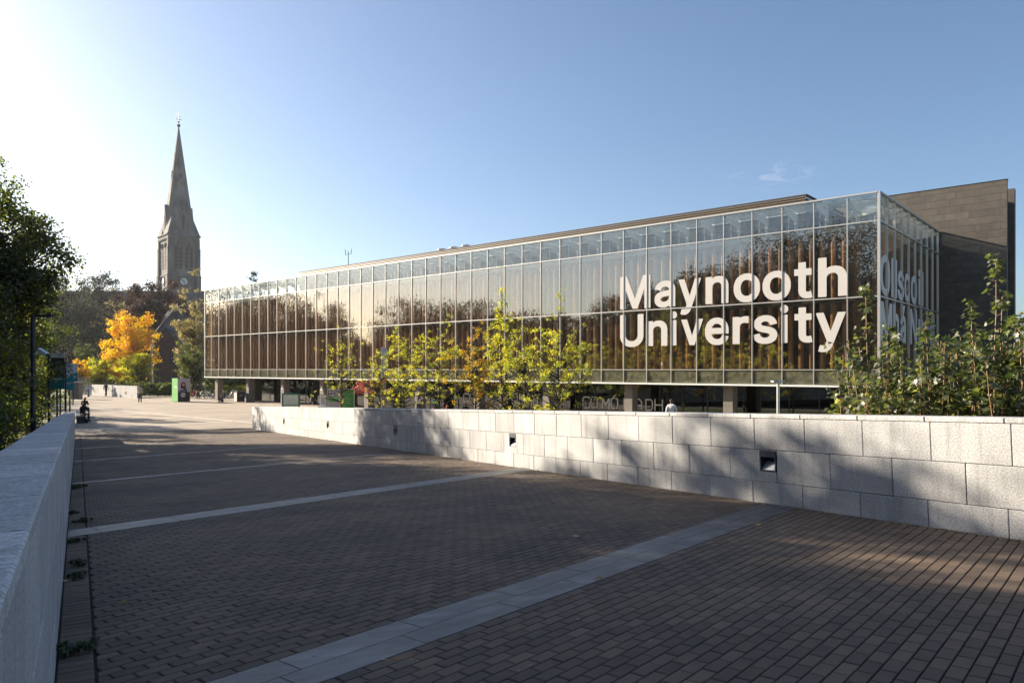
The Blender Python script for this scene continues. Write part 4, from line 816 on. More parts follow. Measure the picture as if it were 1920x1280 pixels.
# out of the frame to the left: the park trees that shade the ramp and stand mirrored in the facade
PK = 'park trees across the ramp, seen mirrored in the glass'
def park(x, y, H, rx, key, lm, seed, rot, lab, zlow=.25, nlf=24000, ncl=130):
    tree('park_tree', lab, (x, y, -.05), H, rx, H * (1 - zlow) / 2, lm, .26, ncl, nlf, seed, tr=.28, rc=rx * .30, group=PK, base=1.6, rz_=rot, key=key, lob=.16)
def virt(px, ytop, tv):
    r = Vector(((px - 960) / F, 1)); e2 = Vector((.653, .757)); d2 = Vector((-.757, .653))
    ev = r.dot(e2) * tv; dv = r.dot(d2) * tv; p = d2 * dv + e2 * (2 * 39.04 - ev)
    return p.x, p.y, HC + (HOR - ytop) / F * tv
PL = [(1600, 385, 92, 6.2), (1530, 425, 88, 5.0), (1455, 452, 90, 5.4), (1370, 487, 90, 4.6), (1310, 507, 86, 4.0), (1240, 548, 90, 4.0), (1165, 548, 104, 4.2), (1120, 585, 105, 3.2),
      (1040, 588, 105, 3.6), (985, 590, 105, 3.4), (935, 590, 106, 3.1), (885, 562, 112, 4.0), (820, 566, 112, 4.7), (765, 572, 114, 4.9), (700, 640, 108, 3.4), (650, 636, 110, 3.0), (603, 585, 118, 4.2), (560, 553, 124, 5.6), (505, 528, 132, 6.8), (445, 520, 138, 6.8), (405, 575, 140, 5)]
for i, (px, yt, tv, rr_) in enumerate(PL):
    x, y, H = virt(px, yt, tv)
    park(x, y, H + .4, rr_ * 1.35, None, L_PARK, 60 + i, 0, 'park tree standing beyond the ramp, visible only as a mirrored dark crown in the glass', zlow=.14)
# trees close along the outer side of the left wall, just out of the frame
for i, (q, s_, H, r) in enumerate([(-6.5, -3, 12, 3.2), (-7.5, 3, 13.5, 3.4), (-6.0, 9, 12.5, 3.0), (-8.0, 14, 14, 3.6), (-6.2, 19, 14.5, 3.3), (-8.5, 25.5, 15.5, 3.8), (-6.8, 30.5, 14.5, 3.4), (-10, 36, 14.5, 3.6), (-12, 8, 15, 4), (-13, 20, 16, 4), (-14, 31, 17.5, 4.6), (-15, 39, 18, 4.6), (-20, 46, 19, 5), (-19, 36, 19, 5), (-8, 28.5, 17.5, 4.2), (-12, 34, 18.5, 4.6), (-8, 35, 16, 4)]):
    p = pw(q, s_)
    park(p.x, p.y, H, r, 'near%d' % (i % 4), L_PARK, 170 + i, i * 1.1, 'tall tree beyond the left wall outside the view, its crown seen only in the glass', zlow=.2, nlf=7000, ncl=60)
# second row: low hedge mass so that the lower glass mirrors leaves all along
for i in range(13):
    px = 480 + i * 90; tv = 112 - i * 1.2; x, y, H = virt(px, 640 if px < 1150 else 600, tv)
    park(x, y, H, 5.5, 'hedge%d' % (i % 3), L_PARK, 90 + i, i * 1.3, 'park tree standing beyond the ramp, visible only as a mirrored dark crown in the glass', zlow=.04)

# --- young trees on the plaza between the granite wall and the building
YG_ = 'young trees in front of the glass building'
YT = [(640, 602, 50, 1.55, L_YEL, 700, 'slender young tree with sparse yellow green leaves, leftmost of the row', 0),
      (712, 652, 47, 1.25, L_YEL, 650, 'low yellow green young tree beside the white feather banner', 0),
      (757, 618, 44, 1.5, L_YEL, 1900, 'bushy bright green young tree, third from the left', 0),
      (823, 598, 41, 1.55, L_YEL, 1500, 'young tree with thin golden green crown above the words on the lower glass', 0),
      (893, 612, 39, 1.45, L_GOLD, 1900, 'most golden of the young trees, dense crown', 0),
      (940, 530, 37, 1.3, L_YEL, 1500, 'tallest young tree, nearly bare wispy top over the middle rail', 1),
      (985, 598, 35.5, 1.3, L_YEL, 1500, 'young tree between the tallest one and the forked one', 0),
      (1048, 572, 33.5, 1.75, L_YEL, 2600, 'widest young tree, forked trunk, rightmost of the row', 2)]
for i, (px, yt, t, r, lm, nlv, lab, sp_) in enumerate(YT):
    p = gp(px, t, 0); H = zt(yt, t)
    tree('young_tree', lab, p, H, r * 1.3, H * .42, lm, .072, 130, int(nlv * 2.5), 130 + i, tr=.06, rc=.20, shape='cone' if sp_ == 1 else 'ball', group=YG_, base=1.2, topf=.93, lob=.35, flat=.2)
tree('red_leaf_tree', 'small tree with pinkish red leaves low between the green poster and the feather banner', gp(697, 49, 0), 2.95, 1.25, .62, L_RED, .12, 26, 650, 150, tr=.05, rc=.28, base=1.3, lob=.4)

# --- big leaved saplings at the right, behind the wall
def maple_leaf(name, s, m):
    pts = [(0, -.5), (.10, -.28), (.38, -.34), (.30, -.12), (.5, .08), (.27, .10), (.22, .24), (.08, .20), (0, .55), (-.08, .20), (-.22, .24), (-.27, .10), (-.5, .08), (-.30, -.12), (-.38, -.34), (-.10, -.28)]
    V = [(0, 0, .0)] + [(x * s, y * s, (abs(x) ** 1.5 * .35 - .12 * (y > .4)) * s) for x, y in pts]
    me = bpy.data.meshes.new(name); me.from_pydata(V, [], [(0, i + 1, (i + 1) % 16 + 1) for i in range(16)]); me.materials.append(m); me.update(); return me
ml_big = maple_leaf('maple_leaf', .15, L_MAPLE)
mv = np.array([v.co[:] for v in ml_big.vertices]); mfc = np.array([list(p.vertices) for p in ml_big.polygons])
def maple_cloud(name, P, Nn, size, seed):
    g = np.random.default_rng(seed); n = len(P); P = np.asarray(P); nrm = np.asarray(Nn); nrm = nrm / np.linalg.norm(nrm, axis=1)[:, None]
    a = np.cross(nrm, g.normal(size=(n, 3))); a /= np.linalg.norm(a, axis=1)[:, None]; b = np.cross(nrm, a)
    s = (size * (.35 + 1.0 * g.random(n)))[:, None, None] / .15
    V = P[:, None, :] + (mv[None, :, 0:1] * a[:, None, :] + mv[None, :, 1:2] * b[:, None, :] + mv[None, :, 2:3] * nrm[:, None, :]) * s
    Fc = (np.arange(n) * len(mv))[:, None, None] + mfc[None]
    return npmesh(name, V.reshape(-1, 3), Fc.reshape(-1, 3), L_MAPLE)
M_SHOOT = mat('young_shoot', (.22, .13, .055), .6)
SAP = [  # column px, depth, top y, tilt px, label
    (1632, 13.2, 545, -8, 'leafy maple sapling before the white corner post, its thin leader reaching the middle rail'),
    (1665, 12.4, 618, 0, 'short bushy maple sapling right of the corner post'),
    (1712, 12.0, 628, -28, 'maple sapling leaning left with one bare reddish shoot'),
    (1752, 11.6, 605, -14, 'bright leafy maple sapling before the dark stone wall'),
    (1790, 12.6, 628, 2, 'maple sapling behind the brightest one'),
    (1826, 11.6, 575, -2, 'sunlit maple sapling with pale leaves, left of the tallest shoot'),
    (1846, 12.2, 488, 22, 'tallest maple sapling, single long shoot with a leaf tuft against the stone wall'),
    (1878, 11.3, 556, 0, 'maple sapling with an upright leafy leader near the stone wall edge'),
    (1922, 10.8, 600, -6, 'maple sapling cut by the right edge of the picture')]
leaf_budget = 150
for i, (px, t, yt, tilt, lab) in enumerate(SAP):
    g = np.random.default_rng(200 + i)
    top_z = zt(yt, t); p = gp(px, t, 0); root = empty('maple_sapling', p, lab, 'sapling', 'maple saplings behind the granite wall')
    mb = MB(); P = []; N = []; topx = tilt / F * t
    H = top_z
    dense = H if i not in (0, 6) else H * .80
    shoots = [((0, 0), (topx, 0), H)]
    for j in range(15):
        a_ = g.random() * 6.28; rr_ = .25 + .5 * g.random(); shoots.append(((0, 0), (rr_ * math.cos(a_) * 1.1, rr_ * math.sin(a_)), min(H, 4.3) * (.60 + .36 * g.random())))
    for q, (b0, tp, hh) in enumerate(shoots):
        pts = [Vector((b0[0] + (tp[0] - b0[0]) * (u ** .8) + g.normal() * .02, b0[1] + (tp[1] - b0[1]) * (u ** .8) + g.normal() * .02, hh * u)) for u in np.linspace(0, 1, 7)]
        mb.tube(pts, [.016 * (1 - .75 * u) + .002 for u in np.linspace(0, 1, 7)], 5, cap=False)
        nlv = int((30 if q == 0 else 34) * hh / 3.2 * 4.3)
        for k_ in range(nlv):
            u = g.random() ** .75 if q else (1 - g.random() ** 1.6 * .9)
            seg = u * 6; a = min(5, int(seg)); c = pts[a].lerp(pts[a + 1], seg - a)
            sprd = (.10 + .34 * (1 - u) ** .8) if q == 0 else .12 + .32 * (1 - u)
            if i == 6 and q == 0 and .72 < u < .93 and g.random() < .8: continue
            a_ = g.random() * 6.28; rr_ = sprd * (.4 + .8 * g.random()); o_ = Vector((math.cos(a_) * rr_, math.sin(a_) * rr_, g.normal() * .08))
            P.append(tuple(c + o_)); nn = Vector((math.cos(a_) * .5 + g.normal() * .35, math.sin(a_) * .5 + g.normal() * .35, .75 + g.normal() * .3)); N.append(tuple(nn))
            if k_ % 3 == 0: mb.tube([c, c + o_], [.003, .002], 3, cap=False)
    mb.obj('stem', M_SHOOT, root)
    P = np.array(P); N = np.array(N); order = np.argsort(-P[:, 2])
    nind = 30
    for q in order[:nind]:
        z_ = Vector(N[q]).normalized(); M0 = Matrix.Translation(Vector(P[q])) @ z_.to_track_quat('Z', 'Y').to_matrix().to_4x4() @ Matrix.Rotation(g.random() * 6.28, 4, 'Z') @ Matrix.Scale(.5 + .5 * g.random(), 4)
        inst('leaf', ml_big, root, M=M0)
    o = inst('foliage', maple_cloud('foliage', P[order[nind:]], N[order[nind:]], .118, 300 + i), root); o['kind'] = 'stuff'
tree('sycamore_thicket', 'dark low thicket of big leaved growth filling the corner beneath the maple saplings', gp(1825, 13.6, 0), 3.7, 2.1, 1.8, L_MAPLE, .15, 110, 9500, 333, ry=.9, tr=.04, rc=.5, cat='thicket', base=.2, lob=.2)

# --- far background trees
BG = 'park trees behind the plaza'
def bgt(px, ytop, t, wpx, lm, label, seed, name='park_tree', leaf=.32, nleaf=11000, ncl=110, zl=.12, shape='ball', tr=.3, group=BG, cat='tree', lob=.25, rcf=.24):
    H = zt(ytop, t); rx = wpx / 2 / F * t
    return tree(name, label, gp(px, t, -.05), H, rx, H * (1 - zl) / 2, lm, leaf, ncl, nleaf, seed, tr=tr, rc=rx * rcf, shape=shape, group=group, cat=cat, base=H * .15, lob=lob)
bgt(115, 522, 150, 150, L_DARK, 'dark broad tree far behind the banners, darkest of the skyline trees', 401, leaf=.4, nleaf=26000)
bgt(175, 510, 165, 130, L_DARK, 'dark bluish tree whose bare twigs rise at its top left of the spire', 402, leaf=.4, nleaf=24000)
bgt(235, 540, 170, 90, L_DARK, 'dark far tree between the bluish one and the copper beech', 421, leaf=.4, nleaf=20000)
bgt(330, 545, 160, 80, L_PURP, 'smaller dark copper tree at the foot of the tower', 422, leaf=.36, nleaf=18000)
bgt(60, 560, 140, 150, L_DARK, 'dark tree partly hidden behind the bank trees', 403, leaf=.4)
bgt(288, 522, 130, 135, L_PURP, 'copper beech with dark purple crown below the church tower', 404, leaf=.34, nleaf=30000, rcf=.2)
bgt(222, 545, 142, 80, L_PALE, 'pale thin leaved tree just left of the copper beech', 405, leaf=.25, nleaf=2500, lob=.35)
bgt(246, 576, 104, 98, L_ORANGE, 'bright orange autumn tree, largest patch of colour on the plaza edge', 406, name='orange_tree', leaf=.24, nleaf=15000, ncl=120, zl=.06, group=None, rcf=.25, lob=.16)
bgt(255, 655, 100, 70, L_YEL, 'yellow green tree in front of the lower half of the orange tree', 407, leaf=.2, nleaf=6000)
bgt(364, 530, 96, 90, L_PALE, 'autumn tree with pale yellow leaves at the left end of the glass building', 408, leaf=.2, nleaf=6500, lob=.4, rcf=.2)
bgt(362, 640, 92, 62, L_MID, 'small bright green tree under the pale yellow one, behind the poster cube', 409, leaf=.18, nleaf=7000)
bgt(480, 522, 150, 60, L_DARK, 'dark treetop peeping over the left end of the glass roof', 410, leaf=.35, nleaf=5000, lob=.4)
bgt(190, 668, 103, 60, L_YEL, 'yellow green bush left of the orange tree', 411, leaf=.18, nleaf=6000, name='bush', cat='bush')
bgt(158, 640, 112, 42, L_MID, 'green bush behind the person walking in black', 412, leaf=.2, nleaf=5000, name='bush', cat='bush')
bgt(148, 672, 100, 36, L_ORANGE, 'orange leaved bush beside the banners', 413, leaf=.18, nleaf=4000, name='bush', cat='bush')
bgt(412, 690, 104, 60, L_MID, 'green shrubs seen beneath the left end of the building', 416, leaf=.2, nleaf=5000, name='bush', cat='bush')
bgt(450, 700, 112, 60, L_GREEN, 'dark shrub beneath the building behind the litter bin', 417, leaf=.2, nleaf=5000, name='bush', cat='bush')
bgt(1914, 600, 75, 40, L_PALE, 'pale leaved tree beyond the edge of the dark stone wall', 414, leaf=.2, nleaf=6000)
bgt(1985, 640, 60, 100, L_MID, 'green tree at the right edge beyond the stone wall', 415, leaf=.2, nleaf=6000)
# distant wooded skyline closes the horizon
hz = MB(); rr3 = random.Random(9); 
cl = []; rd = []
for i in range(260):
    a = R_(-80 + 160 * i / 260); dd = 330 + rr3.uniform(-20, 40); cl.append((math.sin(a) * dd, math.cos(a) * dd, rr3.uniform(1, 6))); rd.append(rr3.uniform(5, 9)); cl.append((math.sin(a + .005) * dd, math.cos(a + .005) * dd, 1.5)); rd.append(5)
inst_o = inst('distant_wood', leaf_cloud('distant_wood', cl, rd, 60000, 1.7, L_DARK, 77)); inst_o['kind'] = 'stuff'
# hedges
def hedge(p0, p1, w_, h, lm, leaf, n_, label, seed, zz=0):
    p0, p1 = Vector(p0), Vector(p1); L_ = (p1 - p0).length; k = max(3, int(L_ / .5)); g = random.Random(seed)
    cl = []; rd = []
    for i in range(k + 1):
        for j in range(3):
            q = p0.lerp(p1, (i + g.random() * .6) / (k + .6)); cl.append((q.x + g.uniform(-w_, w_) * .5, q.y + g.uniform(-w_, w_) * .5, zz + h * (.25 + .28 * j) + g.uniform(-.1, .1))); rd.append(h * .26)
    o = inst('hedge', leaf_cloud('hedge', cl, rd, n_, leaf, lm, seed)); return tag(o, label, 'hedge')
hedge(gp(262, 92), gp(322, 90), .9, 1.75, L_MID, .16, 7000, 'loose green hedge between the white wall and the poster cube', 501)
hedge(gp(348, 96), gp(468, 98), .8, 1.3, L_YEL, .15, 7000, 'low sunlit hedge behind the parked bicycles', 502)
hedge(gp(150, 104), gp(250, 96), 1.0, 2.0, L_MID, .16, 6000, 'green hedge behind the long white wall', 503)
sheet('sunlit_lawn', [tuple(gp(150, 104).xy), tuple(gp(500, 100).xy), tuple(gp(560, 190).xy), tuple(gp(100, 190).xy)], .0, M_GRASS)
# weeds in the joints beside the left wall and fallen leaves
gw = random.Random(8); LW = leafmat('weed_leaf', (.03, .045, .015), (.05, .07, .02), (.08, .09, .03), .4, 6)
for i, (px, py, r, lab) in enumerate([(138, 1226, .10, 'low weed tuft at the wall foot, nearest the camera'), (143, 1082, .07, 'weed tuft beside the yellow leaf at the wall foot'), (148, 1060, .08, 'weed tuft on the second paver joint'), (140, 1015, .06, 'small weed by the end of the second stone band'), (155, 978, .06, 'weed on the edge joint just beyond the second stone band'), (137, 962, .05, 'small weed at the wall foot beyond the second band'), (140, 915, .08, 'weed tuft near the third stone band'), (153, 912, .07, 'weed on the edge joint near the third band')]):
    dx, dz = (px - 960) / F, (py - HOR) / F; s_ = (dx * -.512 + .859); t = 1.6 / (dz - SLOPE * s_); pos = Vector((dx * t, t, HC - dz * t))
    root = empty('weed', pos, lab, 'weed', 'weeds along the left wall')
    cl = [(gw.gauss(0, r * .6), gw.gauss(0, r * .8), r * (.15 + .4 * gw.random())) for _ in range(12)]
    inst('leaves', leaf_cloud('leaves', cl, [r * .35] * 12, 420, .028, LW, 600 + i), root)
    m_ = MB()
    for c in cl: m_.tube([(0, 0, -.01), (c[0] * .5, c[1] * .5, c[2] * .7), c], [.002, .0015, .001], 3, cap=False)
    m_.obj('stems', M_SHOOT, root)
LFALL = mat('fallen_leaf', (.30, .21, .05), .7, obj=.35)
fl_me = maple_leaf('fallen_leaf', .085, LFALL); 
for (px, py, lab) in [(232, 1130, 'single yellow leaf lying on the pavers, nearest the camera'), (125, 1090, 'brownish leaf at the foot of the left wall'), (138, 985, 'curled orange leaf near the second stone band'), (167, 940, 'orange brown leaf on the pavers beyond the second band'), (1083, 1007, 'small yellow leaf on the middle pavers, right one'), (936, 1041, 'small yellow brown leaf on the middle pavers, left one'), (1123, 1086, 'yellow leaf lying beside the wide stone band'), (302, 886, 'brown leaf on the pavers towards the plaza'), (1421, 985, 'tiny pale leaf near the end of the wide stone band')]:
    dx, dz = (px - 960) / F, (py - HOR) / F; s_ = (dx * -.512 + .859); t = 1.6 / (dz - SLOPE * s_); pos = Vector((dx * t, t, HC - dz * t + .012))
    o = inst('fallen_leaf', fl_me, M=Matrix.Translation(pos) @ Matrix.Rotation(gw.random() * 6.28, 4, 'Z') @ Matrix.Rotation(gw.uniform(-.35, .35), 4, 'X') @ Matrix.Scale(gw.uniform(.8, 1.3), 4))
    tag(o, lab, 'leaf', 'fallen leaves on the ramp')
# a line of tiny litter leaves gathered at the foot of the right wall
cl = [(8.28 + gw.uniform(-.05, .03), -1 + gw.random() * 40, .004) for _ in range(240)]
o = inst('leaf_litter', leaf_cloud('leaf_litter', cl, [.06] * 240, 1500, .03, LFALL, 700, flat=3), M=MP); o['kind'] = 'stuff'

# trodden gum and grit specks on the pavers
gs = MB()
for i in range(150):
    q_, s_, r_ = gw.uniform(.2, 8.1), gw.uniform(2.0, 16), gw.uniform(.006, .014); n_ = 7
    vs = [(q_ + r_ * math.cos(6.283 * j / n_) * gw.uniform(.8, 1.3), s_ + r_ * math.sin(6.283 * j / n_), .0035) for j in range(n_)]
    gs.add(vs + [(q_, s_, .0055)], [(j, (j + 1) % n_, n_) for j in range(n_)])
o = gs.obj('gum_specks', mat('old_gum', (.26, .25, .23), .8), M=MP); o['kind'] = 'stuff'

# ------------------------------------------------------------------ the church tower
TT = 228.0; TX = (335 - 960) / F * TT
TWM = Matrix.Translation((TX, TT, 0)) @ Matrix.Rotation(R_(43.3), 4, 'Z')
tower = empty('church_tower', TWM, 'tall grey stone church tower with an eight sided spire above the trees', 'church tower')
zz = lambda y: zt(y, TT)
ZB, ZE = zz(532), zz(446)                   # belfry foot, eaves
hw = 4.35
MB().box(-hw, hw, -hw, hw, -1, ZE - .8).obj('tower_wall', M_TSTONE, tower)
MB().box(-hw - .35, hw + .35, -hw - .35, hw + .35, ZE - .8, ZE).box(-hw - .25, hw + .25, -hw - .25, hw + .25, zz(520), zz(518)).obj('cornice', M_TSTONE, tower)
for sx_ in (-1, 1):
    for sy_ in (-1, 1):
        b_ = MB(); cx_, cy_ = sx_ * hw, sy_ * hw
        for (w1, za, zb_) in ((.95, -1, zz(520)), (.75, zz(520), zz(470)), (.55, zz(470), zz(452))):
            b_.box(cx_ - w1 * (1.0 if sx_ > 0 else .75), cx_ + w1 * (.75 if sx_ > 0 else 1.0), cy_ - w1 * (1.0 if sy_ > 0 else .75), cy_ + w1 * (.75 if sy_ > 0 else 1.0), za, zb_)
            # weathered slope on top of each stage
            x0, x1 = cx_ - w1 * .9, cx_ + w1 * .9; y0, y1 = cy_ - w1 * .9, cy_ + w1 * .9
            b_.add([(x0, y0, zb_), (x1, y0, zb_), (x1, y1, zb_), (x0, y1, zb_), (cx_ - sx_ * .3, cy_ - sy_ * .3, zb_ + 1.6)], [(0, 1, 4), (1, 2, 4), (2, 3, 4), (3, 0, 4)])
        b_.obj('buttress', M_TSTONE, tower)
def arch(w_, z0, z1, n=7):                  # pointed arch outline
    r = w_ * 1.1; pts = [(-w_ / 2, z0), (w_ / 2, z0)]
    cx = -w_ / 2 + (w_ - r) + 0; zs = z1 - math.sqrt(max(.01, r * r - (r - w_ / 2) ** 2))
    for i in range(n + 1):
        a_ = math.acos((r - w_ / 2) / r) * i / n; pts.append((w_ / 2 - r + r * math.cos(a_), zs + r * math.sin(a_)))
    for i in range(n - 1, -1, -1):
        a_ = math.acos((r - w_ / 2) / r) * i / n; pts.append((-w_ / 2 + r - r * math.cos(a_), zs + r * math.sin(a_)))
    return pts
def face_M(k_): return Matrix.Rotation(R_(90 * k_), 4, 'Z')
def facepoly(mb, pts, y0, y1, cx, k_):
    M0 = face_M(k_); n = len(pts)
    vs = [M0 @ Vector((x + cx, y0, z)) for x, z in pts] + [M0 @ Vector((x + cx, y1, z)) for x, z in pts]
    mb.add([tuple(v) for v in vs], [tuple(range(n)), tuple(range(2 * n - 1, n - 1, -1))] + [(i, n + i, n + (i + 1) % n, (i + 1) % n) for i in range(n)])
def facebox(mb, x0, x1, y0, y1, z0, z1, k_):
    M0 = face_M(k_); t_ = MB().box(x0, x1, y0, y1, z0, z1); mb.add([tuple(M0 @ Vector(v)) for v in t_.v], t_.f)
for k_ in (0, 3):
    for cx in (-1.6, 1.6):
        o_ = MB(); facepoly(o_, arch(2.2, zz(507), zz(457)), -hw - .06, -hw + .4, cx, k_); wo = o_.obj('belfry_window', M_TDARK, tower)
        s_ = MB(); facebox(s_, cx - .14, cx + .14, -hw - .14, -hw - .07, zz(507), zz(468), k_)
        for j in range(5): facebox(s_, cx - 1.0, cx + 1.0, -hw - .12, -hw - .065, zz(505 - j * 7.5), zz(503.6 - j * 7.5), k_)
        s_.obj('stone_louvre', M_TSTONE, wo)
        r_ = MB(); M0 = face_M(k_); pts = [tuple(M0 @ Vector((cx + 0.72 * math.cos(t * math.pi / 8), -hw - .12, zz(464.5) + 0.72 * math.sin(t * math.pi / 8)))) for t in range(17)]
        r_.tube(pts, .16, 4)
        for t in range(4): r_.tube([tuple(M0 @ Vector((cx + .68 * math.cos(t * math.pi / 4), -hw - .12, zz(464.5) + .68 * math.sin(t * math.pi / 4)))), tuple(M0 @ Vector((cx - .68 * math.cos(t * math.pi / 4), -hw - .12, zz(464.5) - .68 * math.sin(t * math.pi / 4))))], .08, 4)
        r_.obj('tracery', M_TSTONE, wo)
    d_ = MB()
    for j in range(11): facebox(d_, -3.75 + j * .7, -3.4 + j * .7, -hw - .42, -hw - .02, ZE - 1.3, ZE - .82, k_)
    d_.obj('dentil_course', M_TSTONE, tower)
    a_ = MB()
    for cx in (-2.6, 2.6): facepoly(a_, arch(1.3, zz(534), zz(521)), -hw - .07, -hw + .2, cx, k_)
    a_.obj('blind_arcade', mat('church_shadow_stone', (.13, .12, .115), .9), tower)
    M0 = face_M(k_)
    c_ = MB(); zc_ = zz(530); n_ = 20
    vs = [tuple(M0 @ Vector((1.35 * math.cos(2 * math.pi * j / n_), -hw - .32, zc_ + 1.35 * math.sin(2 * math.pi * j / n_)))) for j in range(n_)] + [tuple(M0 @ Vector((1.35 * math.cos(2 * math.pi * j / n_), -hw - .1, zc_ + 1.35 * math.sin(2 * math.pi * j / n_)))) for j in range(n_)]
    c_.add(vs, [tuple(range(n_))] + [(j, n_ + j, n_ + (j + 1) % n_, (j + 1) % n_) for j in range(n_)])
    cf = c_.obj('clock_face', mat('clock_white', (.62, .6, .55), .6), tower)
    h_ = MB(); h_.tube([tuple(M0 @ Vector((0, -hw - .36, zc_))), tuple(M0 @ Vector((-.7, -hw - .36, zc_ + .6)))], .1, 4).tube([tuple(M0 @ Vector((0, -hw - .36, zc_))), tuple(M0 @ Vector((.2, -hw - .36, zc_ - 1.1)))], .07, 4)
    h_.obj('clock_hand', M_BLACK, cf)
    r_ = MB(); r_.tube([tuple(M0 @ Vector((1.3 * math.cos(t * math.pi / 10), -hw - .34, zc_ + 1.3 * math.sin(t * math.pi / 10)))) for t in range(21)], .14, 4); r_.obj('clock_ring', M_BLACK, cf)
# broach spire: square foot turning into an octagon
ZS2, ZT_ = zz(408), zz(238)
c8 = math.cos(R_(22.5))
def ring8(r, z): return [(r / c8 * math.cos(R_(22.5 + 45 * i)), r / c8 * math.sin(R_(22.5 + 45 * i)), z) for i in range(8)]
sp_ = MB(); e0 = hw + .6
sq = [(e0, e0 * .414), (e0 * .414, e0), (-e0 * .414, e0), (-e0, e0 * .414), (-e0, -e0 * .414), (-e0 * .414, -e0), (e0 * .414, -e0), (e0, -e0 * .414)]
def spire_r(z): return e0 + (0.10 - e0) * ((z - ZE) / (ZT_ - ZE))
zr = [ZE, ZE + 3, zz(408), zz(384), zz(355), zz(330), zz(300), zz(292), zz(260), ZT_]
def entas(z): t = (z - ZE) / (ZT_ - ZE); return 4.35 * (1 - t) + .12
rings = [ring8(entas(z), z) for z in zr]
vs = [v for r in rings for v in r]; fs = [(i * 8 + j, i * 8 + (j + 1) % 8, (i + 1) * 8 + (j + 1) % 8, (i + 1) * 8 + j) for i in range(len(rings) - 1) for j in range(8)]
sp_.add(vs, fs).obj('spire', M_TSTONE, tower)
for sx_ in (-1, 1):
    for sy_ in (-1, 1):
        t_ = entas(zz(405)) * .71
        MB().add([(sx_ * e0, sy_ * e0, ZE), (sx_ * e0 * .2, sy_ * e0, ZE), (sx_ * e0, sy_ * e0 * .2, ZE), (sx_ * t_, sy_ * t_, zz(398)), (0, 0, ZE)], [(0, 1, 3), (0, 3, 2), (1, 4, 3), (2, 3, 4)]).obj('broach', M_TSTONE, tower)
MB().box(-e0 - .1, e0 + .1, -e0 - .1, e0 + .1, ZE, ZE + .35).obj('eaves', M_TSTONE, tower)
def lucarne(k_, z0, h, w_, rot=0):
    r0 = entas(z0); M0 = Matrix.Rotation(R_(90 * k_ + rot), 4, 'Z'); d_ = 1.1 * w_; yo = -r0 + .05
    m_ = MB(); ze = z0 + h * .55
    P = [(-w_ / 2, yo, z0), (w_ / 2, yo, z0), (w_ / 2, yo, ze), (0, yo, z0 + h), (-w_ / 2, yo, ze), (-w_ / 2, yo + d_ + 1.0, z0), (w_ / 2, yo + d_ + 1.0, z0), (w_ / 2, yo + d_ + 1.0, ze), (0, yo + d_ + 1.6, z0 + h), (-w_ / 2, yo + d_ + 1.0, ze)]
    m_.add([tuple(M0 @ Vector(p)) for p in P], [(0, 1, 2, 3, 4), (1, 6, 7, 2), (2, 7, 8, 3), (3, 8, 9, 4), (4, 9, 5, 0)])
    l_ = m_.obj('lucarne', M_TSTONE, tower)
    o_ = MB(); pts = arch(w_ * .42, z0 + h * .08, z0 + h * .6); n = len(pts)
    o_.add([tuple(M0 @ Vector((x, yo - .06, z))) for x, z in pts] + [tuple(M0 @ Vector((x, yo + .1, z))) for x, z in pts], [tuple(range(n))] + [(i, n + i, n + (i + 1) % n, (i + 1) % n) for i in range(n)])
    o_.obj('opening', M_TDARK, l_)
for k_ in range(4): lucarne(k_, zz(436), 8.2, 1.6)
for k_ in range(4): lucarne(k_, zz(338), 2.6, .7)
for k_ in range(4): lucarne(k_, zz(296), 1.1, .4)
f_ = MB().sphere((0, 0, ZT_ + .4), .55, 10, 6).tube([(0, 0, ZT_ - 1), (0, 0, zz(212))], [.14, .07], 6)
f_.tube([(-.8, 0, zz(224)), (.8, 0, zz(224))], .1, 4).sphere((0, 0, zz(229)), .3, 8, 5).tube([(-.5, 0, zz(219)), (.5, 0, zz(219))], .07, 4)
f_.obj('finial_cross', M_DARKMET, tower)

# chapel and college ranges behind the trees
def gable(name, label, px, t, wd, dp, he, hr, rot, mw, mr, wins=True, cat='building'):
    root = empty(name, Matrix.Translation(gp(px, t, 0)) @ Matrix.Rotation(R_(rot), 4, 'Z'), label, cat)
    MB().box(-wd / 2, wd / 2, 0, dp, -.5, he).obj('wall', mw, root)
    g_ = MB().add([(-wd / 2, 0, he), (wd / 2, 0, he), (0, 0, hr), (-wd / 2, dp, he), (wd / 2, dp, he), (0, dp, hr)], [(0, 1, 2), (5, 4, 3), (0, 2, 5, 3), (1, 4, 5, 2), (0, 3, 4, 1)]); g_.obj('gable', mw, root)
    r_ = MB()
    for s_ in (-1, 1):
        a_, b_, c_, d_ = Vector((s_ * (wd / 2 + .3), -.25, he - .2)), Vector((0, -.25, hr + .15)), Vector((0, dp + .25, hr + .15)), Vector((s_ * (wd / 2 + .3), dp + .25, he - .2))
        up = Vector((0, 0, .18)); r_.add([tuple(v) for v in (a_, b_, c_, d_, a_ + up, b_ + up, c_ + up, d_ + up)], [(0, 1, 2, 3), (7, 6, 5, 4), (0, 4, 5, 1), (1, 5, 6, 2), (2, 6, 7, 3), (3, 7, 4, 0)])
    r_.obj('roof', mr, root)
    if wins:
        for cx in (-wd * .25, wd * .25):
            for z0 in (1.2, he * .55):
                pts = arch(wd * .14, z0, z0 + he * .28); n = len(pts); o_ = MB()
                o_.add([(x + cx, -.05, z) for x, z in pts] + [(x + cx, .1, z) for x, z in pts], [tuple(range(n))] + [(i, n + i, n + (i + 1) % n, (i + 1) % n) for i in range(n)])
                w_ = o_.obj('window', M_TDARK, root); MB().box(cx - .06, cx + .06, -.09, -.055, z0, z0 + he * .26).obj('window_bar', M_TSTONE, w_)
    return root
M_SLATE = mat('slate_roof', (.075, .075, .085), .8, var=.3, scale=1.5)
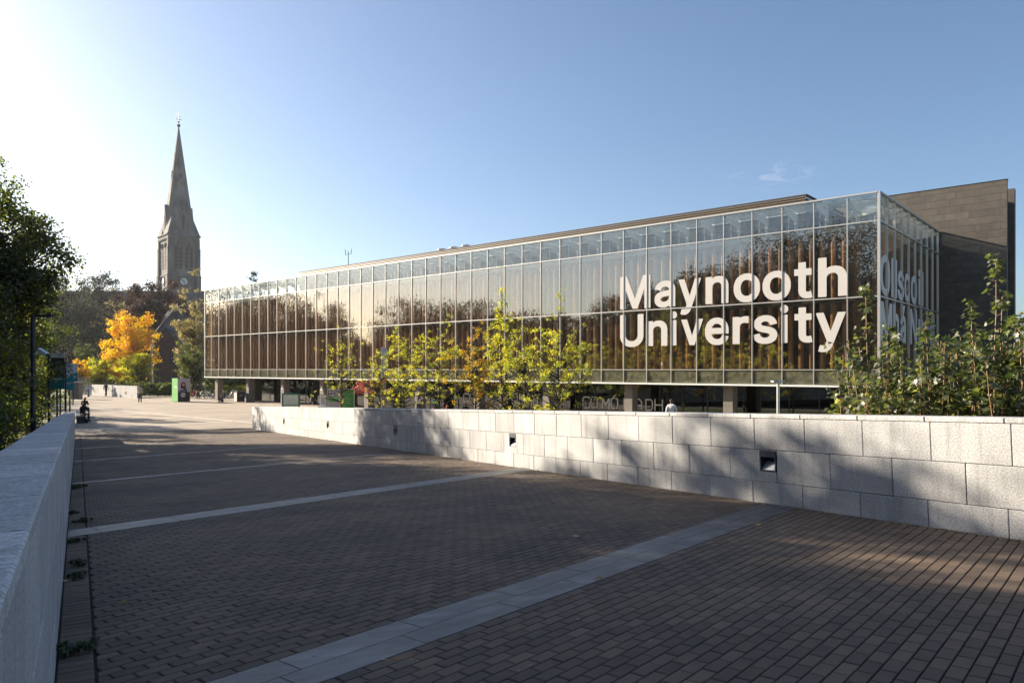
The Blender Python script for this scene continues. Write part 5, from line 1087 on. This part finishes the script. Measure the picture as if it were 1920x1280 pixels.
M_RBR = mat('red_brick', (.12, .06, .045), .85, col2=(.08, .042, .035), scale=1.2)
gable('stone_chapel', 'grey stone gabled chapel half hidden behind the pale autumn tree', 334, 122, 7.5, 16, zt(632, 122), zt(572, 122), 30, M_TSTONE, M_SLATE)
gable('brick_house', 'dark red brick house in shade beside the stone chapel', 311, 119, 3.6, 8, zt(642, 119), zt(618, 119), 14, M_RBR, M_SLATE)
rg = empty('college_range', gp(235, 205, 0), 'long dark slate roofed range showing above the trees left of the tower', 'building')
W2 = 26
MB().box(-W2, W2, 0, 12, -.5, zt(585, 205)).obj('wall', M_TSTONE, rg)
MB().add([(-W2, -.4, zt(586, 205)), (W2, -.4, zt(586, 205)), (W2, 6, zt(541, 205)), (-W2, 6, zt(541, 205)), (-W2, 12.4, zt(586, 205)), (W2, 12.4, zt(586, 205))], [(0, 1, 2, 3), (3, 2, 5, 4), (0, 3, 4), (1, 5, 2), (0, 4, 5, 1)]).obj('roof', M_SLATE, rg)
for i in range(3): MB().box(-15 + i * 15, -13.6 + i * 15, 5, 7, zt(560, 205), zt(536, 205)).obj('chimney', M_TSTONE, rg)

# ------------------------------------------------------------------ low white walls on the far side
wl = empty('white_wall', (0, 0, 0), 'long low white wall at the far end of the plaza', 'wall')
a_, b_ = gp(172, 97, 0), gp(257, 87, 0); dv = (b_ - a_).normalized(); nv = Vector((-dv.y, dv.x, 0)) * .5; n_ = 12
for i in range(n_):
    p, q = a_.lerp(b_, i / n_) + dv * .006, a_.lerp(b_, (i + 1) / n_) - dv * .006
    MB().prism([(p.x, p.y), (q.x, q.y), (q.x + nv.x, q.y + nv.y), (p.x + nv.x, p.y + nv.y)], 0, 1.42).obj('granite_block', M_GRAN, wl)
MB().box(-.08, .08, -.01, .02, .45, .7).obj('lamp_slot', M_BLACK, wl, loc=tuple(gp(236, 89.4, 0) + Vector((-.02, -.12, 0))), rz=math.atan2(dv.y, dv.x))
pw2 = empty('granite_pier', gp(143, 84, 0), 'short pale stone pier beside the banners where the far wall begins', 'pier')
MB().bbox(-.45, .45, -.3, .5, 0, 1.9, .02).obj('shaft', M_CONC, pw2); MB().box(-.5, .5, -.35, .55, 1.9, 1.98).obj('cap', M_GRAN, pw2)
gb = empty('glass_panel_shelter', gp(157, 93, 0), 'framed glass panel standing where the white wall starts', 'shelter')
for x in (-.75, .75): MB().box(x - .05, x + .05, -.05, .05, 0, 2.35).obj('post', M_ALU, gb)
MB().box(-.8, .8, -.05, .05, 2.35, 2.45).obj('rail', M_ALU, gb); MB().box(-.7, .7, -.01, .01, .2, 2.3).obj('pane', glassmat('shelter_glass', (.8, .82, .8), 1.5, dirt=.4), gb)

# ------------------------------------------------------------------ lamp posts, camera, banners
M_POST = mat('black_post', (.022, .024, .03), .4, metal=.2)
def lamp_post(px, t, ytop, label, r=.075, arm=.62, flat=True, rot=0):
    root = empty('lamp_post', Matrix.Translation(gp(px, t, -.1)) @ Matrix.Rotation(rot, 4, 'Z'), label, 'lamp post'); H = zt(ytop, t) + .1
    MB().tube([(0, 0, 0), (0, 0, 1.0), (0, 0, 1.02), (0, 0, H)], [r * 1.25, r * 1.25, r, r * .9], 12).obj('pole', M_POST, root, smooth=False)
    m_ = MB(); m_.tube([(0, 0, H - .06), (arm * .5, 0, H - .05)], .022, 6); m_.box(arm * .2, arm, -.10, .10, H - .07, H - .005); m_.obj('lantern', M_POST, root)
    MB().box(arm * .3, arm * .95, -.07, .07, H - .083, H - .072).obj('diffuser', mat('lamp_glass', (.5, .5, .48), .3), root)
    return root
lp = lamp_post(62, 22.6, 590, 'black street lamp post with a flat lantern arm, in front of the bank trees')
lamp_post(128, 96, 657, 'small far lamp post among the bushes behind the banners', r=.06)
cc = empty('security_camera', gp(64, 22.5, zt(664, 22.6)), 'white security camera on the black lamp post, pointing right', 'camera')
MB().tube([(0, 0, 0), (.18, -.06, 0), (.26, -.1, .04)], .022, 6).obj('bracket', M_WHITE, cc)
cm_ = MB(); M0 = Matrix.Translation((.36, -.14, .06)) @ Matrix.Rotation(R_(-22), 4, 'Z') @ Matrix.Rotation(R_(24), 4, 'Y')
t_ = MB().bbox(-.2, .2, -.055, .055, -.05, .06); cm_.add([tuple(M0 @ Vector(v)) for v in t_.v], t_.f); cm_.obj('housing', M_WHITE, cc)
cm_ = MB(); cm_.tube([tuple(M0 @ Vector((.2, 0, 0))), tuple(M0 @ Vector((.25, 0, 0)))], .045, 8); cm_.obj('lens', M_BLACK, cc)
M_TEAL = mat('teal_print', (.008, .13, .16), .6); M_TEAL2 = mat('teal_print_light', (.02, .25, .30), .6); M_BPALE = mat('banner_white', (.55, .55, .60), .6)
def banner(px0, px1, y0, y1, t, label, kind, polepx):
    root = empty('banner', gp(polepx, t, -.1), label, 'banner', 'banners along the left edge of the plaza')
    x0, x1 = (px0 - polepx) / F * t, (px1 - polepx) / F * t; zb, zt2 = zt(y1, t) + .1, zt(y0, t) + .1; H = zt2 - zb
    MB().tube([(0, 0, 0), (0, 0, zt2 + .15)], .06, 8).obj('pole', M_POST, root)
    for z in (zt2 - .02, zb + .02): MB().tube([(0, 0, z), (x1, 0, z)], .018, 5).obj('arm', M_POST, root)
    sk = .05
    def part(z0, z1, m, nm, a=0, b=1, d=.0): MB().box(x0 + (x1 - x0) * a, x0 + (x1 - x0) * b, -.012 - d, .012 - d * .5, zb + H * z0, zb + H * z1).obj(nm, m, root)
    if kind == 0:
        part(.36, .86, M_BLACK, 'photo_print'); part(0, .36, M_TEAL, 'colour_field'); part(.86, 1, M_BPALE, 'title_field')
        part(.265, .295, M_BPALE, 'text_line', .12, .85, .014); part(.20, .215, M_TEAL2, 'text_line', .12, .7, .014); part(.93, .945, M_TEAL, 'text_line', .5, .85, .014)
        MB().add([(x0 + .1 * (x1 - x0), -.016, zb + H * .44), (x0 + .35 * (x1 - x0), -.016, zb + H * .5), (x0 + .5 * (x1 - x0), -.016, zb + H * .62), (x0 + .3 * (x1 - x0), -.016, zb + H * .55)], [(0, 1, 2, 3)]).obj('photo_highlight', mat('print_skin', (.35, .24, .18), .6), root)
    else:
        part(.42, 1, M_BPALE, 'photo_print'); part(0, .42, M_TEAL2 if kind == 1 else M_TEAL, 'colour_field')
        part(.26, .29, M_BPALE, 'text_line', .08, .9, .014); part(.20, .22, M_BPALE, 'text_line', .08, .6, .014); part(.9, .915, M_TEAL, 'text_line', .45, .9, .014); part(.86, .87, M_TEAL, 'text_line', .45, .8, .014)
        MB().add([(x0, -.016, zb + H * .42), (x1, -.016, zb + H * .42), (x1, -.016, zb + H * .60), (x0 + .5 * (x1 - x0), -.016, zb + H * .5)], [(0, 1, 2, 3)]).obj('print_shape', M_TEAL2, root)
banner(95, 121, 661, 729, 33, 'nearest banner, dark photograph over a teal field with white text', 0, 92)
banner(121, 138.5, 681, 731, 46, 'second banner, pale picture over a light teal field', 1, 123)
banner(138.5, 145.5, 681, 715, 58, 'small farthest banner, pale above and teal below', 2, 131)
for px, t, yt in ((107, 40, 690), (113, 48, 690), (137, 70, 700)):
    o = MB().tube([(0, 0, -.1), (0, 0, zt(yt, t))], .05, 6).obj('post', M_POST, loc=tuple(gp(px, t, 0))); tag(o, 'thin dark post on the grass verge, ' + {107: 'nearest of the three', 113: 'the middle one', 137: 'the farthest, nearest the pier'}[px], 'post', 'thin posts on the verge')
# slim white lamp before the building
sl_ = empty('slim_lamp', gp(1459, 27, 0), 'slim pale pole with a small flat two winged head before the ground floor', 'lamp post'); H = zt(716, 27)
MB().tube([(0, 0, 0), (0, 0, H)], .055, 10).obj('pole', M_ALU, sl_); MB().box(-.22, .22, -.16, .16, H, H + .05).add([(-.30, -.12, H + .09), (-.02, -.12, H + .05), (-.02, .12, H + .05), (-.30, .12, H + .09), (-.30, -.12, H + .10), (-.02, -.12, H + .06), (-.02, .12, H + .06), (-.30, .12, H + .10)], [(0, 3, 2, 1), (4, 5, 6, 7), (0, 1, 5, 4), (2, 3, 7, 6)]).obj('head', M_STEEL, sl_)

# ------------------------------------------------------------------ posters, signs, bin
M_GRN = mat('bright_green_print', (.10, .42, .07), .55); M_GRN2 = mat('green_print', (.06, .26, .035), .55); M_PUR = mat('purple_print', (.10, .05, .22), .6); M_GREY = mat('grey_print', (.42, .40, .42), .6); M_SKIN = mat('skin', (.45, .25, .17), .6); M_HAIRD = mat('dark_hair', (.03, .018, .012), .7)
kb = empty('poster_cube', Matrix.Translation(gp(333.5, 76.5, 0)) @ Matrix.Rotation(R_(50), 4, 'Z'), 'free standing poster cube with green left side and a woman portrait over black in front', 'poster stand')
Hk = zt(709, 76.5); wk = 1.3
MB().box(0, wk, 0, 1.3, .03, Hk).obj('case', M_BLACK, kb)
MB().box(.005, wk - .0, -.012, -.002, Hk * .42, Hk - .02).obj('poster_sheet', M_GREY, kb)
MB().box(-.012, -.002, 0.0, 1.3, .05, Hk).obj('green_side', M_GRN, kb)
for z, a, b in ((.66, .15, .95), (.62, .15, .8), (.58, .15, .7)): MB().box(-.018, -.013, a, b, Hk * z, Hk * z + .03).obj('text_line', M_WHITE, kb)
def disc(cx, cz, r, y, m, nm, par, sx=1, n=20): MB().add([(cx + r * sx * math.cos(2 * math.pi * j / n), y, cz + r * math.sin(2 * math.pi * j / n)) for j in range(n)] + [(cx + r * sx * math.cos(2 * math.pi * j / n), y + .006, cz + r * math.sin(2 * math.pi * j / n)) for j in range(n)], [tuple(range(n))] + [(j, n + j, n + (j + 1) % n, (j + 1) % n) for j in range(n)]).obj(nm, m, par)
disc(.57, 1.83, .27, -.02, M_HAIRD, 'portrait', kb, .95); disc(.57, 1.62, .24, -.021, M_HAIRD, 'portrait', kb, 1.2)
disc(.58, 1.82, .17, -.028, M_SKIN, 'portrait_face', kb, .85); MB().add([(.18, -.022, 1.0), (1.0, -.022, 1.0), (.92, -.022, 1.4), (.7, -.022, 1.52), (.45, -.022, 1.52), (.25, -.022, 1.4)], [(0, 1, 2, 3, 4, 5)]).obj('portrait_dress', mat('print_navy', (.03, .03, .045), .6), kb)
MB().box(.02, .86, -.03, -.024, 1.12, 1.26).obj('purple_field', M_PUR, kb); MB().box(.02, .58, -.035, -.026, 1.33, 1.38).obj('text_line', M_WHITE, kb); MB().box(.05, .8, -.035, -.031, 1.17, 1.20).obj('text_line', M_GREY, kb)
disc(.55, .74, .27, -.02, M_GREY, 'emblem', kb)
def board(name, px0, px1, y0, ybase, t, label, cat, fm, sm_):
    root = empty(name, gp((px0 + px1) / 2, t, 0), label, cat); w_ = (px1 - px0) / F * t / 2; H = zt(y0, t)
    return root, w_, H
r_, w_, H = board('map_board', 530, 561, 737, 0, 58, 'map board in a green frame just beyond the sunlit wall', 'sign', None, None)
for x in (-1, 1): MB().box(x * w_ - .05 if x > 0 else -w_ - .05, x * w_ + .05 if x > 0 else -w_ + .05, -.05, .05, 0, H).obj('post', mat('teal_frame', (.02, .14, .11), .5), r_)
MB().box(-w_ + .05, w_ - .05, -.05, .05, H - .1, H).box(-w_ + .05, w_ - .05, -.05, .05, .5, .6).obj('frame', mat('teal_frame', (.02, .14, .11)), r_)
MB().box(-w_ + .08, w_ - .08, -.03, .03, .6, H - .12).obj('map_sheet', mat('map_print', (.62, .64, .55), .6, col2=(.45, .55, .35), scale=7, lo=.5, hi=.62), r_)
for j in range(6): MB().box(-w_ + .14, -w_ + .14 + (.3, .2, .8, .65, .75, .5)[j], -.036, -.032, H - .25 - j * .14, H - .235 - j * .14).obj('text_line', mat('grey_ink', (.2, .22, .2), .7), r_)
bb = empty('poster_board', gp(639, 54, 0), 'double poster board, grey half with a black speech box, green half with white lines', 'poster stand')
Hb = zt(729, 54); wl_ = 25 / F * 54; wr_ = 25 / F * 54
MB().box(-wl_, wr_, .0, .12, .05, Hb).obj('case', M_WHITE, bb)
MB().box(-wl_ + .02, -.03, -.012, -.003, .1, Hb - .03).obj('grey_sheet', mat('warm_grey_print', (.40, .37, .36), .6), bb); MB().box(.02, wr_ - .02, -.012, -.003, .1, Hb - .03).obj('green_sheet', M_GRN2, bb)
MB().box(-wl_ + .08, -wl_ + .32, -.02, -.014, Hb - .36, Hb - .10).box(-wl_ + .08, -wl_ + .58, -.0205, -.0145, Hb - .52, Hb - .36).obj('speech_box', M_BLACK, bb)
MB().box(-wl_ + .14, -wl_ + .26, -.026, -.0225, Hb - .30, Hb - .16).box(-wl_ + .13, -wl_ + .53, -.026, -.0225, Hb - .48, Hb - .41).obj('speech_text', M_WHITE, bb)
MB().box(-wl_ + .04, -.12, -.02, -.014, Hb - .95, Hb - .58).obj('green_field', M_GRN, bb)
for j in range(2): MB().box(-wl_ + .1, -.25, -.026, -.021, Hb - .70 - j * .13, Hb - .675 - j * .13).obj('text_line', M_WHITE, bb)
for j, L_ in enumerate((.5, .42, .6, .55, .6, .3)): MB().box(.14, .14 + L_, -.02, -.014, Hb - .4 - j * .17, Hb - .385 - j * .17).obj('text_line', M_WHITE, bb)
for x in (-.72, -.38): disc(x, .52, .13, -.02, M_SKIN, 'portrait', bb); disc(x, .3, .18, -.019, M_WHITE, 'portrait', bb)
ab = empty('pavement_sign', gp(606, 66, 0), 'small white poster on a low stand beside the poster board', 'sign'); H = zt(741, 66)
MB().box(-.28, .28, 0, .06, .12, H).obj('frame', M_WHITE, ab); MB().box(-.22, .22, -.008, -.002, .25, H - .15).obj('poster_sheet', mat('pale_print', (.55, .5, .48), .6, col2=(.3, .28, .3), scale=6), ab); MB().box(-.42, .42, -.2, .25, 0, .1).obj('base', M_STEEL, ab)
lb = empty('litter_bin', Matrix.Translation(gp(451, 76, 0)) @ Matrix.Rotation(R_(42), 4, 'Z'), 'big dark litter bin with a pale left side under the building', 'bin')
Hl = zt(733.5, 76); MB().bbox(-.35, .45, 0, .75, .05, Hl - .12, .04).obj('body', M_BLACK, lb); MB().box(-.37, .47, -.03, .78, Hl - .12, Hl).obj('lid', M_DARKMET, lb); MB().box(-.39, -.355, .02, .73, .1, Hl - .14).obj('side_panel', mat('bin_panel', (.5, .46, .4), .6), lb); MB().box(-.12, .22, -.012, -.002, .62, .86).obj('symbol', mat('bin_symbol', (.15, .16, .17), .6), lb)
ts = empty('folded_parasol', gp(586, 70, 0), 'tall folded dark parasol on a tripod foot before the entrance', 'parasol'); H = zt(719, 70)
p_ = MB(); lathe(p_, [(0, H), (.05, H - .1), (.10, H * .75), (.22, .75), (.30, .35), (.05, .33)], 10); p_.obj('canopy', M_DARKMET, ts); MB().tube([(0, 0, 0), (0, 0, H + .1)], .03, 6).obj('pole', M_ALU, ts)
for k_ in range(3): a_ = k_ * 2.1; MB().tube([(0, 0, .9), (.7 * math.cos(a_), .7 * math.sin(a_), .03)], .03, 5).obj('leg', M_STEEL, ts)
fb = empty('feather_banner', gp(715, 50, 0), 'tall pale feather banner on a thin pole standing on a small tripod', 'banner'); H = zt(652, 50)
MB().tube([(0, 0, 0), (0, 0, H), (.15, 0, H + .05), (.35, 0, H - .02)], .022, 6).obj('pole', M_ALU, fb)
v = [(.03, 0, H), (.35, .02, H - .02), (.42, .04, H - .3), (.36, .06, H - 1.4), (.33, .02, zt(732, 50)), (.03, 0, zt(728, 50))]; MB().add([(x, y - .008, z) for x, y, z in v] + [(x, y + .008, z) for x, y, z in v], [tuple(range(6)), tuple(range(11, 5, -1))] + [(i, 6 + i, 6 + (i + 1) % 6, (i + 1) % 6) for i in range(6)]).obj('flag', mat('banner_cloth', (.52, .56, .54), .8, col2=(.35, .42, .40), scale=2.5), fb)
for k_ in range(3): a_ = k_ * 2.1 + .4; MB().tube([(0, 0, .5), (.45 * math.cos(a_), .45 * math.sin(a_), .02)], .02, 5).obj('leg', M_ALU, fb)

# ------------------------------------------------------------------ bicycles
def bicycle(col, M0, label):
    root = empty('bicycle', M0, label, 'bicycle', 'bicycles parked in the row behind the columns')
    fm = mat('bike_paint_%s' % col[0], col[1], .4)
    for x in (-.52, .52):
        w1 = MB().tube([(x + .33 * math.cos(a * math.pi / 9), 0, .34 + .33 * math.sin(a * math.pi / 9)) for a in range(19)], .022, 5, cap=False).obj('wheel', M_BLACK, root)
        s_ = MB()
        for a in range(5): s_.tube([(x + .32 * math.cos(a * math.pi / 5), 0, .34 + .32 * math.sin(a * math.pi / 5)), (x - .32 * math.cos(a * math.pi / 5), 0, .34 - .32 * math.sin(a * math.pi / 5))], .005, 3)
        s_.obj('spokes', M_ALU, w1)
    f = MB(); A, B, C_, D = (-.52, 0, .34), (-.08, 0, .32), (-.2, 0, .85), (.38, 0, .82)
    for p, q in ((A, B), (A, C_), (B, C_), (B, D), (C_, D), (D, (.52, 0, .34))): f.tube([p, q], .02, 5)
    f.obj('frame', fm, root)
    MB().tube([D, (.36, 0, .98)], .018, 5).tube([(.28, -.26, 1.0), (.4, -.12, 1.02), (.4, .12, 1.02), (.28, .26, 1.0)], .016, 5).obj('handlebar', M_ALU, root)
    MB().sphere((-.24, 0, .93), .12, 8, 5, (1, .55, .35)).obj('saddle', M_BLACK, root)
rb = random.Random(4); CLS = [('red', (.45, .03, .02)), ('silver', (.5, .5, .52)), ('green', (.05, .2, .08)), ('blue', (.05, .12, .35)), ('white', (.7, .7, .68)), ('black', (.03, .03, .03))]
BPX = [(357, 0, 'red bicycle leaning beside the poster cube'), (364, 0, 'second red bicycle, right behind the first'), (380, 4, 'white bicycle just right of the standing person in black'), (388, 1, 'silver bicycle in the middle of the row'), (396, 2, 'green bicycle in the middle of the row'), (404, 1, 'silver bicycle left of the first column'), (411, 3, 'blue bicycle closest to the first column'), (437, 4, 'white bicycle between the first column and the bin'), (431, 5, 'black bicycle behind the seated person')]
for px, c, lab in BPX: bicycle(CLS[c], Matrix.Translation(gp(px, 86 + rb.uniform(-.5, .5), 0)) @ Matrix.Rotation(R_(rb.uniform(20, 75)), 4, 'Z') @ Matrix.Rotation(R_(rb.uniform(-8, 8)), 4, 'X'), lab)

# ------------------------------------------------------------------ people
def person(pos, face, label, top, legs, hair, pose='stand', h=1.75, long_hair=False, bag=None, arms='down', base=None, skin=(.45, .27, .19), coat=False, hood=False):
    """one continuous skinned figure; face = heading in degrees (0 looks to the camera)"""
    k = h / 1.75
    J = {'pel': (0, 0, .95), 'wst': (0, 0, 1.12), 'chs': (0, -.005, 1.32), 'nkb': (0, .0, 1.46), 'nk': (0, -.01, 1.53), 'hd': (0, -.025, 1.62), 'ht': (0, -.02, 1.72)}
    Rd = {'pel': .155, 'wst': .15, 'chs': .165, 'nkb': .085, 'nk': .055, 'hd': .085, 'ht': .07}
    E_ = [('pel', 'wst'), ('wst', 'chs'), ('chs', 'nkb'), ('nkb', 'nk'), ('nk', 'hd'), ('hd', 'ht')]
    for s, n in ((-1, 'l'), (1, 'r')):
        ph = s if pose == 'walk' else 0
        if pose in ('sit',):
            J['hip' + n] = (s * .09, -.02, .92); J['kn' + n] = (s * .12, -.44, .93); J['an' + n] = (s * .12, -.42 - .08 * s, .50); J['to' + n] = (s * .13, -.62 - .08 * s, .46)
        else:
            J['hip' + n] = (s * .09, 0, .88); J['kn' + n] = (s * .10, -.05 - .16 * ph, .50); J['an' + n] = (s * .10, .02 - .26 * ph, .09 + (.05 if ph < 0 else 0)); J['to' + n] = (s * .12, -.15 - .26 * ph, .04)
        J['sh' + n] = (s * .18, 0, 1.42)
        if arms == 'down': J['el' + n] = (s * .235, .02 + .08 * ph, 1.15); J['wr' + n] = (s * .235, -.06 + .16 * ph, .91)
        elif arms == 'head': J['el' + n] = (s * .36, -.06, 1.40); J['wr' + n] = (s * .17, -.10, 1.56)
        elif arms == 'front': J['el' + n] = (s * .24, -.02, 1.17); J['wr' + n] = (s * .12, -.25, 1.13)
        else: J['el' + n] = (s * .24, -.05, 1.18); J['wr' + n] = (s * .15, -.32, 1.0)
        w_ = Vector(J['wr' + n]); e_ = Vector(J['el' + n]); dr = (w_ - e_).normalized()
        J['pm' + n] = tuple(w_ + dr * .07); Rd['pm' + n] = .033
        side = Vector((0, 1, 0)) if abs(dr.y) < .8 else Vector((1, 0, 0))
        for f_ in range(4):
            a = w_ + dr * .12 + side * (f_ - 1.5) * .02; b = a + dr * (.055, .065, .06, .045)[f_] + Vector((-s * .012, 0, 0))
            J['f%d%s' % (f_, n)] = tuple(a); J['g%d%s' % (f_, n)] = tuple(b); Rd['f%d%s' % (f_, n)] = .0095; Rd['g%d%s' % (f_, n)] = .008; E_ += [('pm' + n, 'f%d%s' % (f_, n)), ('f%d%s' % (f_, n), 'g%d%s' % (f_, n))]
        J['th' + n] = tuple(w_ + dr * .08 - side * .045 + Vector((-s * .01, 0, 0))); Rd['th' + n] = .010
        Rd.update({'hip' + n: .115, 'kn' + n: .082, 'an' + n: .055, 'to' + n: .042, 'sh' + n: .078, 'el' + n: .060, 'wr' + n: .036})
        if coat: Rd['hip' + n] = .15; Rd['kn' + n] = .09
        E_ += [('pel', 'hip' + n), ('hip' + n, 'kn' + n), ('kn' + n, 'an' + n), ('an' + n, 'to' + n), ('chs', 'sh' + n), ('sh' + n, 'el' + n), ('el' + n, 'wr' + n), ('wr' + n, 'pm' + n), ('pm' + n, 'th' + n)]
    if pose == 'sit':
        for a in ('chs', 'nkb', 'nk', 'hd', 'ht'): x, y, z = J[a]; J[a] = (x, y - .10 - (.06 if a in ('hd', 'ht') else 0), z - (.03 if a in ('hd', 'ht') else 0))
        for n in 'lr':
            for a in ('sh', 'el', 'wr', 'pm', 'th', 'f0', 'f1', 'f2', 'f3', 'g0', 'g1', 'g2', 'g3'): x, y, z = J[a + n]; J[a + n] = (x, y - .10, z)
    names = list(J); idx = {n: i for i, n in enumerate(names)}
    me = bpy.data.meshes.new('body_skeleton'); me.from_pydata([Vector(J[n]) * k for n in names], [(idx[a], idx[b]) for a, b in E_], []); me.update()
    ob = bpy.data.objects.new('body_skeleton', me); COL.objects.link(ob)
    md = ob.modifiers.new('skin', 'SKIN'); md.use_smooth_shade = True; md.branch_smoothing = .3
    for i, n in enumerate(names):
        sv = me.skin_vertices[0].data[i]; r = Rd[n] * k; sv.radius = (r * (1.15 if n in ('chs', 'pel') else 1), r * (.78 if n in ('chs', 'wst', 'pel') else 1)); sv.use_root = (n == 'pel')
    sb = ob.modifiers.new('sub', 'SUBSURF'); sb.levels = 1; sb.render_levels = 1
    dg = bpy.context.evaluated_depsgraph_get(); bm2 = bpy.data.meshes.new_from_object(ob.evaluated_get(dg)); bpy.data.objects.remove(ob); bpy.data.meshes.remove(me)
    bm2.name = 'body'; bm2.materials.clear()
    mt = mat('cloth_%02d%02d%02d' % tuple(int(c * 99) for c in top), top, .85); ml_ = mat('cloth_%02d%02d%02d' % tuple(int(c * 99) for c in legs), legs, .85); ms = mat('skin_%02d' % int(skin[0] * 99), skin, .55)
    for m_ in (mt, ml_, ms, M_BLACK): bm2.materials.append(m_)
    zn = Vector(J['nk']).z * k - .01; yk = .80 if coat else .98
    wrs = [Vector(J['wr' + n]) * k for n in 'lr']
    for p in bm2.polygons:
        c = p.center; i = 0
        if c.z > zn: i = 2
        elif any((c - w).dot((Vector(J['pm' + n]) * k - w).normalized()) > .0 and (c - w).length < .24 * k for w, n in zip(wrs, 'lr')): i = 2
        elif pose == 'sit':
            if c.z < .54 * k: i = 3
            elif c.y < -.20 * k and c.z < 1.06 * k or c.z < .98 * k: i = 1
        elif c.z < .085 * k: i = 3
        elif c.z < yk * k and abs(c.x) < .21 * k: i = 1
        p.material_index = i
    zb_ = base if base is not None else 0
    M0 = Matrix.Translation(Vector(pos) + Vector((0, 0, zb_))) @ Matrix.Rotation(R_(face), 4, 'Z')
    root = empty('person', M0, label, 'person')
    inst('body', bm2, root)
    hm = mat('hair_%02d%02d%02d' % tuple(int(c * 99) for c in hair), hair, .8)
    hc = Vector(J['hd']) * k
    hb = MB().sphere((hc.x, hc.y + .028, hc.z + .03), .105 * k, 10, 7, (.92, .98, 1.08))
    if long_hair: hb.tube([(hc.x, hc.y + .06, hc.z), (hc.x, hc.y + .09, hc.z - .15), (hc.x, hc.y + .09, hc.z - .32)], [.09, .085, .04], 8)
    hb.obj('hair', hm, root, smooth=True)
    fc = MB(); fy = hc.y - .082 * k
    fc.add([(-.012, fy, hc.z - .01), (.012, fy, hc.z - .01), (0, fy - .02, hc.z - .015), (0, fy, hc.z + .025)], [(0, 2, 3), (2, 1, 3), (0, 1, 2)]).obj('nose', ms, root)
    for s in (-1, 1): MB().sphere((s * .032, fy + .004, hc.z + .02), .011, 6, 4).obj('eye', M_BLACK, root); MB().sphere((s * .083 * k, hc.y + .01, hc.z), .022, 6, 4, (.4, .7, 1.2)).obj('ear', ms, root)
    if bag: MB().bbox(-.15, .15, .10, .26, 1.0 * k, 1.42 * k, .04).obj('backpack', mat('bag_%d' % int(bag[0] * 99), bag, .8), root)
    return root
def feet(px, py): t = HC * F / (py - HOR); return gp(px, t, 0)
person(feet(165.5, 745), 0, 'person in a pale blue shirt and blue jeans walking towards the camera', (.42, .46, .60), (.10, .16, .32), (.12, .09, .07), 'walk')
person(feet(198.5, 743), 170, 'person in a black coat walking before the long white wall', (.02, .02, .022), (.025, .025, .03), (.03, .02, .015), 'walk', coat=True)
person(feet(262.5, 755), 20, 'person in a beige top and dark trousers at the end of the white wall', (.42, .36, .28), (.02, .02, .022), (.10, .06, .04), 'stand', arms='front')
person(feet(371.5, 748), 10, 'tall person in black standing before the bicycles', (.015, .018, .022), (.015, .015, .02), (.03, .02, .015), 'stand', coat=True, h=1.8)
person(gp(421.5, 76, 0), -70, 'seated person with a pale cap leaning at the first column', (.03, .04, .05), (.03, .04, .08), (.4, .38, .35), 'sit', arms='front', base=-.42)
person(gp(785, 52.5, 0), 178, 'person with long brown hair and white sleeves, arms raised to her head, behind the wall', (.60, .52, .50), (.03, .03, .035), (.10, .04, .02), 'stand', arms='head', long_hair=True, h=1.68)
person(gp(817, 49, 0), 185, 'fair haired person in a teal jacket walking behind the wall', (.02, .10, .10), (.03, .03, .05), (.50, .36, .18), 'walk', h=1.66)
person(gp(839, 44, 0), 160, 'red haired person of whom only head and shoulders show above the wall', (.25, .10, .04), (.03, .03, .05), (.40, .10, .03), 'stand', h=1.30, long_hair=True)
person(gp(873, 42, 0), 200, 'dark clad person with a brown head, leaning at the wall near the golden tree', (.02, .03, .045), (.03, .03, .04), (.30, .15, .09), 'stand', h=1.55)
person(gp(1010, 37, 0), 180, 'person of whom only the top of a brown head shows over the wall', (.1, .1, .1), (.03, .03, .04), (.30, .16, .08), 'stand', h=1.19)
person(gp(1259, 40.2, 0), 150, 'person in a white shirt with a dark bag strap walking behind the wall', (.66, .62, .66), (.05, .05, .07), (.06, .03, .02), 'walk', h=1.80, bag=None)
p1 = person(gp(154.5, 47.5, 0), 65, 'seated person in black leaning forward, nearest on the kerb by the left wall', (.012, .012, .015), (.02, .02, .024), (.06, .035, .02), 'sit', arms='front', base=-.38, h=1.7)
p2 = person(gp(157.5, 55, 0), 55, 'second seated person in dark clothes, behind the nearest one', (.02, .018, .018), (.03, .03, .035), (.25, .12, .06), 'sit', arms='front', base=-.38, h=1.75)
bn = empty('stone_bench', gp(150.5, 49, 0), 'low dark bench by the end of the left wall', 'bench')
ang = math.atan2(.859, -.512)
for i in range(2):
    M0 = Matrix.Rotation(ang, 4, 'Z')
    t_ = MB().box(-3.2 + i * 4.6, 1.2 + i * 4.6, -.22, .26, .40, .47); m_ = MB(); m_.add([tuple(M0 @ Vector(v)) for v in t_.v], t_.f); m_.obj('seat', M_BAND, bn)
    for x in (-2.9, .9):
        t_ = MB().box(x + i * 4.6 - .12, x + i * 4.6 + .12, -.18, .22, 0, .395); m_ = MB(); m_.add([tuple(M0 @ Vector(v)) for v in t_.v], t_.f); m_.obj('leg', M_DARKMET, bn)
o = MB().sphere((0, 0, .15), .2, 10, 6, (1.3, .8, .75)).obj('rucksack', M_BLACK, loc=tuple(gp(160, 46.8, 0)), smooth=True); tag(o, 'black rucksack lying at the feet of the nearest seated person', 'bag')
o = MB().sphere((0, 0, .2), .2, 10, 6, (.8, .8, 1.1)).obj('rucksack', M_BLACK, loc=tuple(gp(416.5, 76.2, 0)), smooth=True); tag(o, 'dark bag standing at the foot of the first column', 'bag')
